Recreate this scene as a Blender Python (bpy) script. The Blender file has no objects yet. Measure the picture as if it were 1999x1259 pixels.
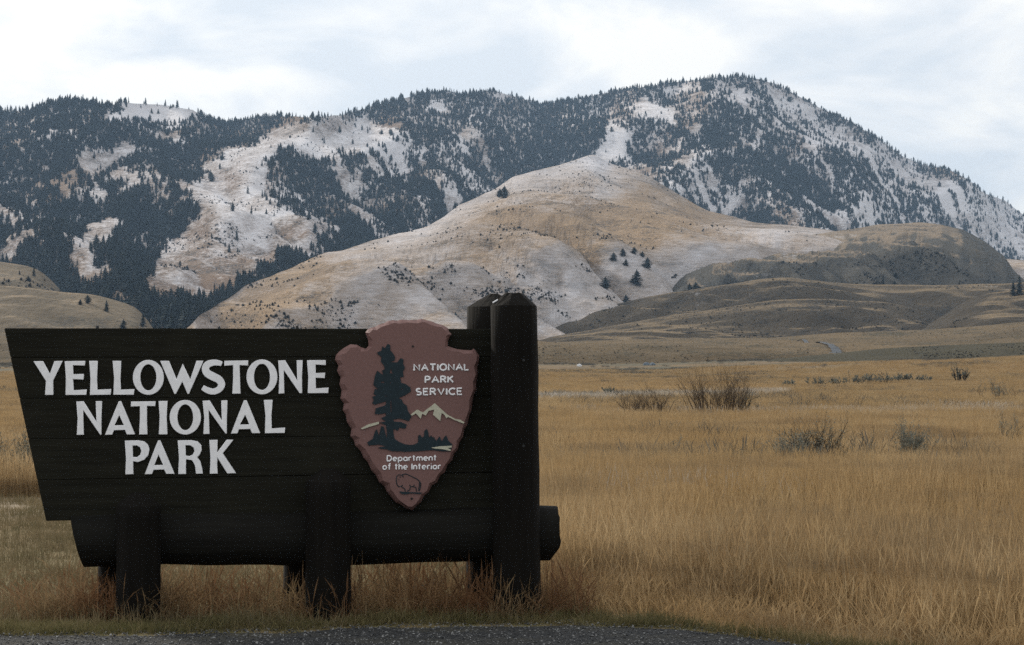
import bpy, bmesh, math, random
import numpy as np
from mathutils import Vector, Matrix, noise as mnoise

R = math.radians
rng = np.random.default_rng(7)
random.seed(7)
SC = bpy.context.scene
COL = SC.collection

# ------------------------------------------------------------------ camera
F, CX, HY, HC = 4000.0, 999.5, 735.0, 1.6      # focal length in photo pixels, optical centre, horizon row, eye height
cam_d = bpy.data.cameras.new('camera')
cam_d.sensor_width = 36.0
cam_d.lens = F / 1999 * 36.0
cam_d.shift_y = (HY - 629.5) / 1999
cam_d.clip_start, cam_d.clip_end = 0.1, 40000
cam = bpy.data.objects.new('camera', cam_d)
cam.location = (0, 0, HC)
cam.rotation_euler = (R(90), 0, 0)
COL.objects.link(cam)
SC.camera = cam

# ------------------------------------------------------------------ sky and sun
SUN_DIR = Vector((-0.62, 0.66, 0.44)).normalized()      # towards the sun: behind the hills, to the left
SKY_OFFSET = (1.7, 0.4, 0.3)
world = bpy.data.worlds.new('World')
SC.world = world
world.use_nodes = True
wt = world.node_tree
wt.nodes.clear()
def wn(t, **k):
    n = wt.nodes.new(t)
    for a, b in k.items(): setattr(n, a, b)
    return n
sky = wn('ShaderNodeTexSky', sky_type='NISHITA', sun_disc=False)
sky.sun_elevation = math.asin(SUN_DIR.z)
sky.sun_rotation = math.atan2(SUN_DIR.x, SUN_DIR.y)
bg_sky = wn('ShaderNodeBackground'); bg_sky.inputs['Strength'].default_value = 0.10
wt.links.new(sky.outputs[0], bg_sky.inputs['Color'])
tc = wn('ShaderNodeTexCoord')
mp = wn('ShaderNodeMapping'); mp.inputs['Scale'].default_value = (1, 1, 2.4); mp.inputs['Location'].default_value = SKY_OFFSET
wt.links.new(tc.outputs['Generated'], mp.inputs['Vector'])
nz = wn('ShaderNodeTexNoise'); nz.inputs['Scale'].default_value = 8.5; nz.inputs['Detail'].default_value = 7
nz.inputs['Roughness'].default_value = 0.55; nz.inputs['Distortion'].default_value = 0.35
wt.links.new(mp.outputs[0], nz.inputs['Vector'])
ramp = wn('ShaderNodeValToRGB')
ramp.color_ramp.elements[0].position = 0.39; ramp.color_ramp.elements[0].color = (0.755, 0.80, 0.85, 1)
ramp.color_ramp.elements[1].position = 0.56; ramp.color_ramp.elements[1].color = (1.04, 1.02, 0.975, 1)
e = ramp.color_ramp.elements.new(0.485); e.color = (0.905, 0.915, 0.925, 1)
wt.links.new(nz.outputs['Fac'], ramp.inputs['Fac'])
# the cloud is brighter round the hidden sun
dot = wn('ShaderNodeVectorMath', operation='DOT_PRODUCT'); dot.inputs[1].default_value = SUN_DIR
wt.links.new(tc.outputs['Generated'], dot.inputs[0])
mr = wn('ShaderNodeMapRange'); mr.inputs['From Min'].default_value = -0.2; mr.inputs['From Max'].default_value = 1.0
mr.inputs['To Min'].default_value = 0.96; mr.inputs['To Max'].default_value = 1.30
wt.links.new(dot.outputs['Value'], mr.inputs['Value'])
bg_cl = wn('ShaderNodeBackground')
wt.links.new(ramp.outputs[0], bg_cl.inputs['Color'])
wt.links.new(mr.outputs[0], bg_cl.inputs['Strength'])
mxs = wn('ShaderNodeMixShader'); mxs.inputs[0].default_value = 0.93
wt.links.new(bg_sky.outputs[0], mxs.inputs[1]); wt.links.new(bg_cl.outputs[0], mxs.inputs[2])
wo = wn('ShaderNodeOutputWorld'); wt.links.new(mxs.outputs[0], wo.inputs['Surface'])

sun_d = bpy.data.lights.new('sun', 'SUN')
sun_d.energy, sun_d.angle, sun_d.color = 3.4, R(5), (1.0, 0.92, 0.80)
sun = bpy.data.objects.new('sun', sun_d)
sun.rotation_euler = (-SUN_DIR).to_track_quat('-Z', 'Y').to_euler()
COL.objects.link(sun)

SC.view_settings.view_transform = 'Standard'
SC.view_settings.look = 'None'
SC.view_settings.exposure = 0.0
SC.view_settings.gamma = 1.0
SC.render.engine = 'CYCLES'
SC.cycles.use_denoising = False
SC.cycles.max_bounces = 4
SC.cycles.diffuse_bounces = 2
SC.cycles.use_adaptive_sampling = False
SC.cycles.transmission_bounces = 3
SC.cycles.volume_bounces = 0
SC.cycles.sample_clamp_indirect = 1.5
SC.cycles.sample_clamp_direct = 6

# ------------------------------------------------------------------ helpers
def W(px, py, d):
    """pixel of the photograph at distance d -> world point"""
    return ((px - CX) / F * d, d, HC + (HY - py) / F * d)

def tag(o, label=None, cat=None, group=None, kind=None):
    if label: o['label'] = label
    if cat: o['category'] = cat
    if group: o['group'] = group
    if kind: o['kind'] = kind
    return o

def mesh_obj(name, verts, faces, mat, parent=None, smooth=False):
    me = bpy.data.meshes.new(name)
    me.from_pydata([tuple(v) for v in verts], [], [tuple(f) for f in faces])
    if smooth: me.polygons.foreach_set('use_smooth', [True] * len(me.polygons))
    me.materials.append(mat)
    o = bpy.data.objects.new(name, me)
    COL.objects.link(o)
    o.parent = parent
    return o

def empty(name, loc=(0, 0, 0), rz=0, parent=None):
    o = bpy.data.objects.new(name, None)
    o.location = loc; o.rotation_euler = (0, 0, rz); o.empty_display_size = 0.2
    COL.objects.link(o); o.parent = parent
    return o

def vnoise(x, y, seed=0):
    xi, yi = np.floor(x).astype(np.int64), np.floor(y).astype(np.int64)
    xf, yf = x - xi, y - yi
    u, v = xf * xf * (3 - 2 * xf), yf * yf * (3 - 2 * yf)
    def h(a, b):
        n = (a * 374761393 + b * 668265263 + seed * 982451653) & 0xffffffff
        n = ((n ^ (n >> 13)) * 1274126177) & 0xffffffff
        return ((n ^ (n >> 16)) & 0xffff) / 65535.0
    return (h(xi, yi) * (1 - u) + h(xi + 1, yi) * u) * (1 - v) + (h(xi, yi + 1) * (1 - u) + h(xi + 1, yi + 1) * u) * v

def fbm(x, y, seed=0, oct=4, gain=0.5):
    s, a, t = 0, 1.0, 0
    for k in range(oct):
        s = s + a * vnoise(x * 2 ** k + 17.3 * k, y * 2 ** k - 9.1 * k, seed + k)
        t += a; a *= gain
    return s / t            # 0..1

def inpoly(x, y, poly):
    r = np.zeros(x.shape, bool)
    n = len(poly)
    for i in range(n):
        x1, y1 = poly[i]; x2, y2 = poly[(i + 1) % n]
        if y1 == y2: continue
        c = ((y1 > y) != (y2 > y)) & (x < (x2 - x1) * (y - y1) / (y2 - y1) + x1)
        r ^= c
    return r

def sstep(a, b, x):
    t = np.clip((x - a) / (b - a), 0, 1)
    return t * t * (3 - 2 * t)

def pl(pts):
    xs = [p[0] for p in pts]; ys = [p[1] for p in pts]
    return lambda x: np.interp(x, xs, ys)

# ------------------------------------------------------------------ materials
class NT:
    def __init__(s, name):
        s.m = bpy.data.materials.new(name); s.m.use_nodes = True
        s.t = s.m.node_tree; s.t.nodes.clear()
        s.out = s.t.nodes.new('ShaderNodeOutputMaterial')
    def n(s, t, ins=None, **k):
        nd = s.t.nodes.new(t)
        for a, b in k.items(): setattr(nd, a, b)
        for a, b in (ins or {}).items():
            if hasattr(b, 'is_output') or isinstance(b, bpy.types.NodeSocket): s.t.links.new(b, nd.inputs[a])
            else: nd.inputs[a].default_value = b
        return nd
    def mix(s, fac, a, b):
        nd = s.t.nodes.new('ShaderNodeMix'); nd.data_type = 'RGBA'
        for i, v in ((0, fac), (6, a), (7, b)):
            if isinstance(v, bpy.types.NodeSocket): s.t.links.new(v, nd.inputs[i])
            else: nd.inputs[i].default_value = v if i == 0 else (*v, 1)
        return nd.outputs[2]
    def math(s, op, a, b=0.0, clamp=False):
        nd = s.t.nodes.new('ShaderNodeMath'); nd.operation = op; nd.use_clamp = clamp
        for i, v in ((0, a), (1, b)):
            if isinstance(v, bpy.types.NodeSocket): s.t.links.new(v, nd.inputs[i])
            else: nd.inputs[i].default_value = v
        return nd.outputs[0]
    def pos(s, scale=(1, 1, 1)):
        g = s.n('ShaderNodeNewGeometry')
        return s.n('ShaderNodeVectorMath', {0: g.outputs['Position'], 1: scale}, operation='MULTIPLY').outputs[0]
    def obj(s, scale=(1, 1, 1)):
        g = s.n('ShaderNodeTexCoord')
        return s.n('ShaderNodeVectorMath', {0: g.outputs['Object'], 1: scale}, operation='MULTIPLY').outputs[0]
    def noise(s, vec, scale, detail=4, rough=0.55):
        return s.n('ShaderNodeTexNoise', {'Vector': vec, 'Scale': scale, 'Detail': detail, 'Roughness': rough}).outputs['Fac']
    def rng(s, v, a, b, c=0.0, d=1.0):
        return s.n('ShaderNodeMapRange', {'Value': v, 'From Min': a, 'From Max': b, 'To Min': c, 'To Max': d}).outputs[0]
    def attr(s, name, typ='GEOMETRY'):
        return s.n('ShaderNodeAttribute', attribute_name=name, attribute_type=typ).outputs['Fac']
    def bsdf(s, col, rough=0.9, spec=0.2, bump=None, bstr=0.3, bdist=0.02):
        ins = {'Base Color': col if isinstance(col, bpy.types.NodeSocket) else (*col, 1), 'Roughness': rough, 'Specular IOR Level': spec}
        b = s.n('ShaderNodeBsdfPrincipled', ins)
        if bump is not None:
            bp = s.n('ShaderNodeBump', {'Height': bump, 'Strength': bstr, 'Distance': bdist})
            s.t.links.new(bp.outputs[0], b.inputs['Normal'])
        s.t.links.new(b.outputs[0], s.out.inputs['Surface'])
        return s.m

def mat_hill(name, grass_a, grass_b, brush, snow_bias=0.0, streak=(1 / 34, 1 / 90, 1 / 14), br_amt=0.85, snow_col=(0.72, 0.72, 0.76), flat=None, flat_rng=(0.955, 0.985), soft=(-0.12, 0.15)):
    t = NT(name)
    big = t.noise(t.pos((1 / 160, 1 / 220, 1 / 60)), 1.0, 5, 0.6)
    med = t.noise(t.pos(streak), 1.0, 6, 0.65)
    fin = t.noise(t.pos(tuple(6.5 * v for v in streak)), 1.0, 5, 0.7)
    spot = t.noise(t.pos(tuple(14 * v for v in (streak[0], streak[1] * 1.6, streak[2]))), 1.0, 3, 0.6)
    col = t.mix(t.rng(big, 0.38, 0.62), grass_a, grass_b)
    col = t.mix(t.rng(fin, 0.35, 0.65, 0, 0.45), col, tuple(0.6 * v for v in grass_b))
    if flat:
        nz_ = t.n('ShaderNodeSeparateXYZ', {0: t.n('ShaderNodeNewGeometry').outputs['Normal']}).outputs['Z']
        col = t.mix(t.rng(nz_, *flat_rng), col, flat)  # tint by slope; on bluff and rolling hills it paints sunlit tops
    br = t.math('ADD', t.math('MULTIPLY', med, 0.55), t.math('MULTIPLY', spot, 0.45))
    col = t.mix(t.rng(br, 0.52, 0.60, 0, br_amt), col, brush)
    ns = t.n('ShaderNodeVectorMath', {0: t.n('ShaderNodeNewGeometry').outputs['Normal'], 1: tuple(SUN_DIR)}, operation='DOT_PRODUCT').outputs['Value']
    sn = t.math('ADD', t.attr('snow'), t.rng(ns, 0.08, 0.50, 0.075, -0.075))
    k = t.math('ADD', t.math('MULTIPLY', med, 0.45), t.math('MULTIPLY', fin, 0.55))
    k = t.math('SUBTRACT', 1.0, k)
    thr = t.math('ADD', k, t.math('SUBTRACT', sn, 1.0 - snow_bias))
    col = t.mix(t.rng(thr, soft[0], soft[1], 0, 0.95), col, snow_col)
    hh = t.math('ADD', t.math('MULTIPLY', fin, 0.8), med)
    hh = t.math('ADD', hh, t.math('MULTIPLY', spot, 0.35))
    return t.bsdf(col, 0.95, 0.05, hh, 0.9, 0.11 / streak[0])

def mat_ground():
    t = NT('meadow_soil_and_dry_grass')
    b1 = t.noise(t.pos((1 / 30, 1 / 60, 0)), 1.0, 5, 0.6)
    b2 = t.noise(t.pos((1 / 2.2, 1 / 6, 0)), 1.0, 5, 0.65)
    f = t.noise(t.pos((5, 4, 0)), 1.0, 4, 0.7)
    col = t.mix(t.rng(b1, 0.4, 0.6), (0.19, 0.132, 0.068), (0.15, 0.107, 0.062))
    col = t.mix(t.rng(b2, 0.45, 0.7, 0, 0.6), col, (0.215, 0.16, 0.098))
    col = t.mix(t.math('MULTIPLY', t.attr('sage'), t.rng(b2, 0.3, 0.55)), col, (0.095, 0.09, 0.062))
    col = t.mix(t.math('MULTIPLY', t.attr('pale'), t.rng(b2, 0.35, 0.55)), col, (0.52, 0.47, 0.40))
    col = t.mix(t.math('MULTIPLY', t.attr('turf'), t.rng(f, 0.25, 0.6)), col, (0.13, 0.115, 0.055))
    return t.bsdf(col, 0.95, 0.1, t.math('ADD', f, b2), 0.6, 0.06)

def mat_blades(name, a, b, c, tr=0.35, seed_s=1 / 7, d_=None):
    t = NT(name)
    r = t.n('ShaderNodeObjectInfo').outputs['Random']
    p = t.noise(t.pos((seed_s, seed_s * 0.45, 0)), 1.0, 5, 0.6)
    p2 = t.noise(t.pos((seed_s * 2.3, seed_s * 0.8, 7)), 1.0, 4, 0.6)
    f = t.noise(t.pos((40, 40, 3)), 1.0, 2)
    col = t.mix(t.rng(p, 0.40, 0.60), a, b)
    if d_: col = t.mix(t.rng(p2, 0.47, 0.62, 0, 0.92), col, d_)
    col = t.mix(t.math('MULTIPLY', r, 0.75), col, c)
    col = t.mix(t.rng(f, 0.3, 0.7, 0.0, 0.5), col, tuple(0.55 * v for v in a))
    d = t.n('ShaderNodeBsdfDiffuse', {'Color': col})
    tl = t.n('ShaderNodeBsdfTranslucent', {'Color': col})
    mx = t.n('ShaderNodeMixShader', {0: tr, 1: d.outputs[0], 2: tl.outputs[0]})
    t.t.links.new(mx.outputs[0], t.out.inputs['Surface'])
    return t.m

def mat_flat(name, col, rough=0.7, spec=0.25, var=0.15, sc=20.0, bstr=0.15):
    t = NT(name)
    n1 = t.noise(t.obj(), sc, 5, 0.6)
    c = t.mix(t.rng(n1, 0.3, 0.7), tuple(v * (1 - var) for v in col), tuple(min(1, v * (1 + var)) for v in col))
    return t.bsdf(c, rough, spec, n1, bstr, 0.004)

def mat_wood(name, col, axis):
    t = NT(name)
    s = [16, 16, 16]; s[axis] = 0.9
    g = t.noise(t.obj(tuple(s)), 1.6, 6, 0.65)
    w = t.noise(t.obj(), 2.3, 4)
    c = t.mix(t.rng(g, 0.35, 0.7), tuple(v * 0.7 for v in col), tuple(v * 1.25 for v in col))
    c = t.mix(t.rng(w, 0.55, 0.8, 0, 0.5), c, tuple(v * 1.9 for v in col))
    return t.bsdf(c, 0.85, 0.12, g, 0.6, 0.015)

M_RANGE = mat_hill('range_slope', (0.25, 0.185, 0.135), (0.22, 0.15, 0.105), (0.075, 0.075, 0.075), snow_col=(0.76, 0.735, 0.745))
M_MID = mat_hill('grass_hill', (0.42, 0.30, 0.19), (0.29, 0.215, 0.15), (0.10, 0.09, 0.08), streak=(1 / 46, 1 / 60, 1 / 9), soft=(-0.22, 0.24), snow_col=(0.68, 0.66, 0.68))
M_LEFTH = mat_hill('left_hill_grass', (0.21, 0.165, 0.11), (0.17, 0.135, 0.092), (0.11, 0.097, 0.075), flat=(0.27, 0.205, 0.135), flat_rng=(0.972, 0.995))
M_BLUFF = mat_hill('bluff_slope_painted_shade', (0.085, 0.080, 0.070), (0.105, 0.095, 0.078), (0.048, 0.049, 0.047), flat=(0.26, 0.20, 0.14), flat_rng=(0.962, 0.992))  # face colours darkened as shade; tan flat paints the sunlit top
M_ROLL = mat_hill('rolling_hill_grass_painted_shade', (0.074, 0.060, 0.043), (0.088, 0.070, 0.048), (0.042, 0.038, 0.032), flat=(0.215, 0.16, 0.098), flat_rng=(0.966, 0.994))  # cloud shade worked into these dark colours; tan flat paints sunlit crests
M_LOW = mat_hill('low_ridge_grass', (0.21, 0.152, 0.088), (0.125, 0.097, 0.062), (0.07, 0.064, 0.046), streak=(1 / 14, 1 / 26, 1 / 3))
M_BANK = mat_hill('sage_bank', (0.075, 0.068, 0.046), (0.095, 0.082, 0.054), (0.05, 0.048, 0.037), streak=(1 / 6, 1 / 14, 1 / 2))
M_GROUND = mat_ground()

# ------------------------------------------------------------------ terrain surfaces
class Sheet:
    """A hillside: columns run across, rows from its foot to its crest, then down its far side."""
    def __init__(s, name, x, yf, yc, dgrid, mat, noise_amp=1.0, nx=90., ny=160., seed=1, snow=None, drop=0.35, backlen=400, label=None, gully=0.0):
        nr = dgrid.shape[0]
        tt = np.linspace(0, 1, nr)[:, None]
        s.x, s.yf, s.yc, s.nr = x, yf, yc, nr
        Y = yf[None] * (1 - tt) + yc[None] * tt
        Xp = np.repeat(x[None], nr, 0)
        D = dgrid
        X3 = (Xp - CX) / F * D; Z3 = HC + (HY - Y) / F * D
        amp = noise_amp * np.minimum(1, 0.25 + 1.2 * np.sin(np.pi * np.clip(tt, 0, 1) ** 0.9))
        nzv = fbm(X3 / nx, D / ny, seed, 5) - 0.5
        Z3 = Z3 + 2 * amp * nzv
        if gully:
            g = 1 - np.abs(2 * fbm(X3 / (nx * .7) + 0.8 * nzv + D / (nx * 2.2), D / (ny * 4), seed + 40, 4) - 1)
            Z3 = Z3 - gully * np.sin(np.pi * tt) * g ** 3
        s.P = np.stack([X3, D, Z3], -1)
        top = s.P[-1]
        back = []
        for k in (0.06, 0.2, 0.5, 1.0):
            q = top.copy(); L = backlen * k
            q[:, 0] *= (q[:, 1] + L) / q[:, 1]; q[:, 1] += L; q[:, 2] -= drop * L * (0.35 + 0.65 * k)
            back.append(q)
        foot = s.P[0].copy(); foot[:, 2] -= 0.06 * foot[:, 1]
        allp = np.concatenate([foot[None], s.P, np.array(back)], 0)
        H, Wd = allp.shape[:2]
        idx = np.arange(H * Wd).reshape(H, Wd)
        f = np.stack([idx[:-1, :-1], idx[:-1, 1:], idx[1:, 1:], idx[1:, :-1]], -1).reshape(-1, 4)
        me = bpy.data.meshes.new(name)
        me.vertices.add(H * Wd); me.vertices.foreach_set('co', allp.reshape(-1))
        me.loops.add(f.size); me.loops.foreach_set('vertex_index', f.reshape(-1))
        me.polygons.add(len(f)); me.polygons.foreach_set('loop_start', np.arange(0, f.size, 4)); 
        me.polygons.foreach_set('use_smooth', np.ones(len(f), bool))
        me.update(calc_edges=True); me.validate()
        sv = np.zeros((H, Wd), np.float32)
        if snow is not None:
            sv[1:nr + 1] = snow(Xp, Y); sv[0] = sv[1]; sv[nr + 1:] = sv[nr]
        a = me.attributes.new('snow', 'FLOAT', 'POINT'); a.data.foreach_set('value', sv.reshape(-1))
        me.materials.append(mat)
        s.o = bpy.data.objects.new(name, me); COL.objects.link(s.o)
        tag(s.o, kind='structure')
    def at(s, px, py):
        px = np.asarray(px, float); py = np.asarray(py, float)
        c = np.clip((px - s.x[0]) / (s.x[1] - s.x[0]), 0, len(s.x) - 1.001)
        yf = np.interp(px, s.x, s.yf); yc = np.interp(px, s.x, s.yc)
        r = np.clip((yf - py) / (yf - yc) * (s.nr - 1), 0, s.nr - 1.001)
        ci, ri = c.astype(int), r.astype(int); cf, rf = (c - ci)[..., None], (r - ri)[..., None]
        P = s.P
        return (P[ri, ci] * (1 - cf) + P[ri, ci + 1] * cf) * (1 - rf) + (P[ri + 1, ci] * (1 - cf) + P[ri + 1, ci + 1] * cf) * rf

def blobs(lst, base=0.0):
    def f(x, y):
        v = np.full(x.shape, base)
        for (cx, cy, rx, ry, a) in lst:
            v = v + a * np.exp(-((x - cx) / rx) ** 2 - ((y - cy) / ry) ** 2)
        return v
    return f

def simple(x, nr, df, dc, p=1.0):
    tt = np.linspace(0, 1, nr)[:, None] ** p
    return df[None] * (1 - tt) + dc[None] * tt

XS = np.arange(-500, 2501, 6.0)

# --- the long wooded range and the big mountain behind everything
skyline = pl([(-500, 230), (-200, 205), (0, 222), (60, 213), (100, 200), (145, 194), (190, 205), (215, 209), (240, 199), (310, 203), (375, 213), (400, 229),
              (440, 240), (480, 233), (540, 225), (580, 229), (650, 228), (700, 215), (760, 200), (830, 180), (870, 178), (900, 184), (960, 178), (1000, 187),
              (1060, 202), (1110, 195), (1180, 181), (1260, 168), (1320, 159), (1440, 150), (1480, 155), (1520, 167), (1600, 210), (1660, 236), (1760, 303),
              (1800, 320), (1850, 330), (1890, 350), (1920, 375), (1960, 391), (2000, 420), (2100, 470), (2300, 520), (2500, 540)])
ybot = pl([(-500, 655), (420, 655), (700, 600), (1000, 580), (2500, 590)])
CP = np.array([(-400, 220, 3500), (-400, 420, 2500), (-400, 640, 1400), (0, 215, 3600), (145, 190, 3450), (310, 203, 3700), (440, 235, 4050), (520, 225, 4200),
               (615, 232, 3350), (700, 210, 4250), (850, 175, 4300), (960, 178, 4250), (1050, 200, 4700), (1180, 178, 4600), (1300, 158, 4500), (1440, 148, 4400), (1560, 185, 4450),
               (1650, 232, 4600), (1800, 318, 5000), (1999, 418, 5700), (2300, 520, 6200), (0, 320, 3000), (100, 300, 2950), (230, 290, 3100), (370, 300, 3250),
               (0, 420, 2350), (150, 380, 2550), (280, 400, 2500), (360, 400, 2480), (430, 320, 2950), (480, 350, 2700), (540, 300, 2950), (520, 400, 2430), (440, 430, 2250), (400, 500, 1950),
               (330, 560, 1650), (620, 350, 3050), (720, 330, 3200), (600, 440, 2350), (680, 430, 2650), (800, 300, 3600), (850, 380, 3100), (800, 430, 2750), (900, 380, 3250), (960, 300, 3800), (1060, 300, 4000),
               (1170, 300, 3900), (1250, 260, 3950), (1400, 240, 3850), (1400, 320, 3500), (1300, 380, 3250), (1500, 430, 3150), (1600, 330, 3650), (1700, 430, 3400), (1800, 400, 4000), (1900, 450, 4200),
               (1980, 500, 4600), (0, 500, 1800), (100, 470, 1950), (200, 480, 1880), (200, 560, 1550), (300, 620, 1340), (350, 600, 1420), (460, 550, 1750), (560, 490, 2100), (400, 645, 1270), (550, 560, 1800), (700, 560, 2100),
               (900, 500, 2500), (1200, 500, 2700), (1600, 520, 2900), (1900, 560, 3600), (2300, 580, 4600)], float)
NR7 = 150
yc7 = skyline(XS); yf7 = ybot(XS)
tt = np.linspace(0, 1, NR7)[:, None]
Yg = yf7[None] * (1 - tt) + yc7[None] * tt
Xg = np.repeat(XS[None], NR7, 0)
num = np.zeros(Yg.shape); den = np.zeros(Yg.shape)
for (cx, cy, cd) in CP:
    d2 = ((Xg - cx) / 1.25) ** 2 + (Yg - cy) ** 2
    w = 1.0 / (d2 + 22 ** 2) ** 1.9
    num += w * np.log(cd); den += w
D7 = np.exp(num / den)
for k in range(1, NR7): D7[k] = np.maximum(D7[k], D7[k - 1] + 5.0)
ker = np.array([1, 4, 6, 4, 1.]) / 16
for _ in range(6):
    Dp = np.pad(D7, ((0, 0), (2, 2)), 'edge'); D7 = sum(ker[i] * Dp[:, i:i + D7.shape[1]] for i in range(5))
    Dp = np.pad(D7, ((2, 2), (0, 0)), 'edge'); D7 = sum(ker[i] * Dp[i:i + D7.shape[0]] for i in range(5))

SNOW_SLOPE = [(612, 229), (540, 248), (492, 262), (488, 285), (430, 300), (395, 320), (402, 345), (365, 358), (375, 390), (368, 412), (330, 440), (297, 472), (288, 505), (278, 545),
              (290, 562), (400, 556), (440, 538), (480, 517), (540, 497), (552, 455), (600, 470), (640, 448), (668, 428), (655, 413), (600, 402), (565, 388), (530, 370), (515, 345),
              (525, 318), (555, 295), (640, 298), (690, 290), (705, 255), (680, 232)]
SUMMIT = [(205, 242), (225, 205), (250, 196), (310, 200), (375, 210), (388, 225), (355, 245), (320, 250), (270, 238), (225, 240)]
clearings = [  # polygon, tree density inside
    (SNOW_SLOPE, 0.004), (SUMMIT, 0.02),
    ([(285, 258), (350, 250), (362, 270), (345, 292), (320, 278), (295, 270)], 0.15),
    ([(105, 335), (150, 285), (200, 290), (262, 280), (278, 300), (205, 342), (195, 368), (110, 372)], 0.32),
    ([(15, 330), (30, 300), (48, 320), (30, 345)], 0.25), ([(60, 350), (85, 330), (80, 352)], 0.2), ([(0, 390), (15, 390), (15, 420), (0, 420)], 0.3),
    ([(285, 360), (320, 352), (322, 372), (300, 378)], 0.25),
    ([(132, 485), (160, 420), (190, 405), (235, 400), (242, 425), (198, 440), (180, 470), (218, 492), (215, 518), (150, 528), (135, 505)], 0.03),
    ([(262, 415), (300, 410), (300, 430), (270, 435)], 0.05),
    ([(0, 452), (40, 436), (85, 434), (85, 450), (40, 478), (0, 490)], 0.05),
    ([(175, 535), (290, 560), (300, 575), (240, 580), (175, 560)], 0.1),
    ([(0, 525), (90, 530), (100, 560), (0, 560)], 0.03), ([(283, 556), (400, 552), (560, 488), (640, 492), (500, 553), (375, 632), (300, 640), (262, 600), (250, 575)], 0.72),
    ([(730, 238), (772, 243), (790, 262), (832, 268), (835, 300), (765, 305), (700, 305), (705, 268)], 0.3),
    ([(690, 232), (735, 240), (720, 290), (690, 290)], 0.12),
    ([(826, 210), (845, 195), (874, 197), (870, 214), (845, 224)], 0.0), ([(906, 237), (925, 218), (957, 210), (948, 226)], 0.03),
    ([(955, 178), (975, 172), (997, 184), (982, 202), (968, 198)], 0.02), ([(895, 270), (920, 265), (915, 300), (893, 298)], 0.3),
    ([(1120, 318), (1160, 288), (1184, 240), (1192, 230), (1217, 236), (1232, 262), (1222, 300), (1205, 325)], 0.16), ([(1205, 196), (1262, 198), (1312, 215), (1322, 236), (1272, 230), (1225, 212)], 0.07),
    ([(1275, 172), (1330, 163), (1375, 165), (1370, 178), (1300, 182)], 0.12), ([(1415, 168), (1445, 163), (1482, 205), (1468, 222), (1425, 200)], 0.12),
    ([(1480, 163), (1530, 178), (1640, 240), (1760, 312), (1880, 365), (1985, 440), (1980, 455), (1900, 405), (1760, 345), (1620, 265), (1500, 192)], 0.30),
    ([(1660, 385), (1690, 385), (1730, 420), (1700, 425)], 0.04), ([(1490, 385), (1525, 385), (1530, 410), (1500, 405)], 0.2), ([(1550, 255), (1590, 262), (1600, 300), (1565, 290)], 0.12),
    ([(1380, 290), (1520, 245), (1525, 255), (1400, 300)], 0.15), ([(1850, 380), (1999, 440), (1999, 500), (1900, 470), (1840, 420)], 0.3),
    ([(1420, 375), (1480, 430), (1450, 430), (1380, 390)], 0.15),
]
darkwoods = [([(1290, 310), (1420, 280), (1560, 250), (1600, 330), (1520, 345), (1380, 330)], 0.85), ([(1040, 200), (1200, 190), (1185, 270), (1150, 300), (1050, 330), (980, 350), (1000, 280)], 0.97),
             ([(1150, 180), (1300, 150), (1440, 140), (1440, 158), (1300, 175), (1190, 200)], 0.95), ([(1480, 145), (1600, 195), (1760, 290), (1760, 305), (1600, 222), (1480, 162)], 0.9)]

def density(x, y):
    base = np.interp(x, [-500, 850, 1000, 1160, 1220, 2500], [0.78, 0.84, 0.95, 0.9, 0.62, 0.62])
    mid = inpoly(x, y, [(515, 330), (560, 290), (1000, 230), (1000, 300), (890, 400), (760, 440), (660, 420), (570, 390)])
    base = np.where(mid, 0.66, base)
    for p, v in darkwoods: base = np.where(inpoly(x, y, p), v, base)
    for p, v in clearings: base = np.where(inpoly(x, y, p), v, base)
    return base

def snow7(x, y):
    n = fbm(x / 55, y / 30, 5, 4)
    s = 0.47 + 0.35 * (n - 0.5) + np.where(x > 1100, 0.06, 0)
    ins = inpoly(x, y, SNOW_SLOPE)
    v = np.interp(y, [230, 300, 380, 450, 500, 540, 570], [0.58, 0.60, 0.55, 0.49, 0.41, 0.30, 0.23]) - 0.14 * np.exp(-((x - 650) / 60) ** 2 - ((y - 255) / 40) ** 2)
    v = v + 0.35 * (n - 0.5)
    s = np.where(ins, v, s)
    s = np.where(inpoly(x, y, SUMMIT), 0.68, s)
    s = np.where((y > 400) & (x < 300), np.interp(y, [400, 480, 540, 600], [0.52, 0.46, 0.34, 0.24]), s)
    for p, v in clearings[14:23]: s = np.where(inpoly(x, y, p), 0.62, s)
    return s
RANGE = Sheet('mountain', XS, yf7, yc7, D7, M_RANGE, noise_amp=13, nx=170, ny=260, seed=11, snow=snow7, drop=0.3, backlen=900, gully=26)

# --- the broad tan hill in the middle
crest5 = pl([(-500, 700), (300, 690), (373, 632), (390, 612), (417, 602), (492, 553), (556, 529), (635, 493), (700, 481), (774, 457), (836, 440), (870, 418), (898, 396), (960, 375), (1000, 348), (1042, 333),
             (1090, 322), (1146, 302), (1160, 300), (1190, 316), (1228, 328), (1270, 345), (1311, 370), (1350, 394), (1383, 411), (1465, 434), (1548, 441), (1620, 450), (1750, 480), (1960, 505), (2500, 540)])
x5 = np.arange(280, 2200, 6.0)
yc5 = crest5(x5); yf5 = np.full_like(x5, 700.0) 
dc5 = pl([(280, 1150), (380, 1180), (500, 1500), (640, 1800), (780, 2050), (900, 2300), (1040, 2550), (1160, 2750), (1300, 2650), (1450, 2500), (1600, 2400), (2200, 2500)])(x5)
df5 = pl([(280, 1050), (600, 1080), (1000, 1120), (1400, 1400), (2200, 1700)])(x5)
t5 = np.linspace(0, 1, 140)[:, None]
brk = pl([(280, 690), (380, 660), (500, 590), (650, 528), (800, 500), (950, 466), (1100, 446), (1250, 452), (1400, 466), (1520, 458), (1700, 480), (2200, 540)])(x5)
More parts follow.
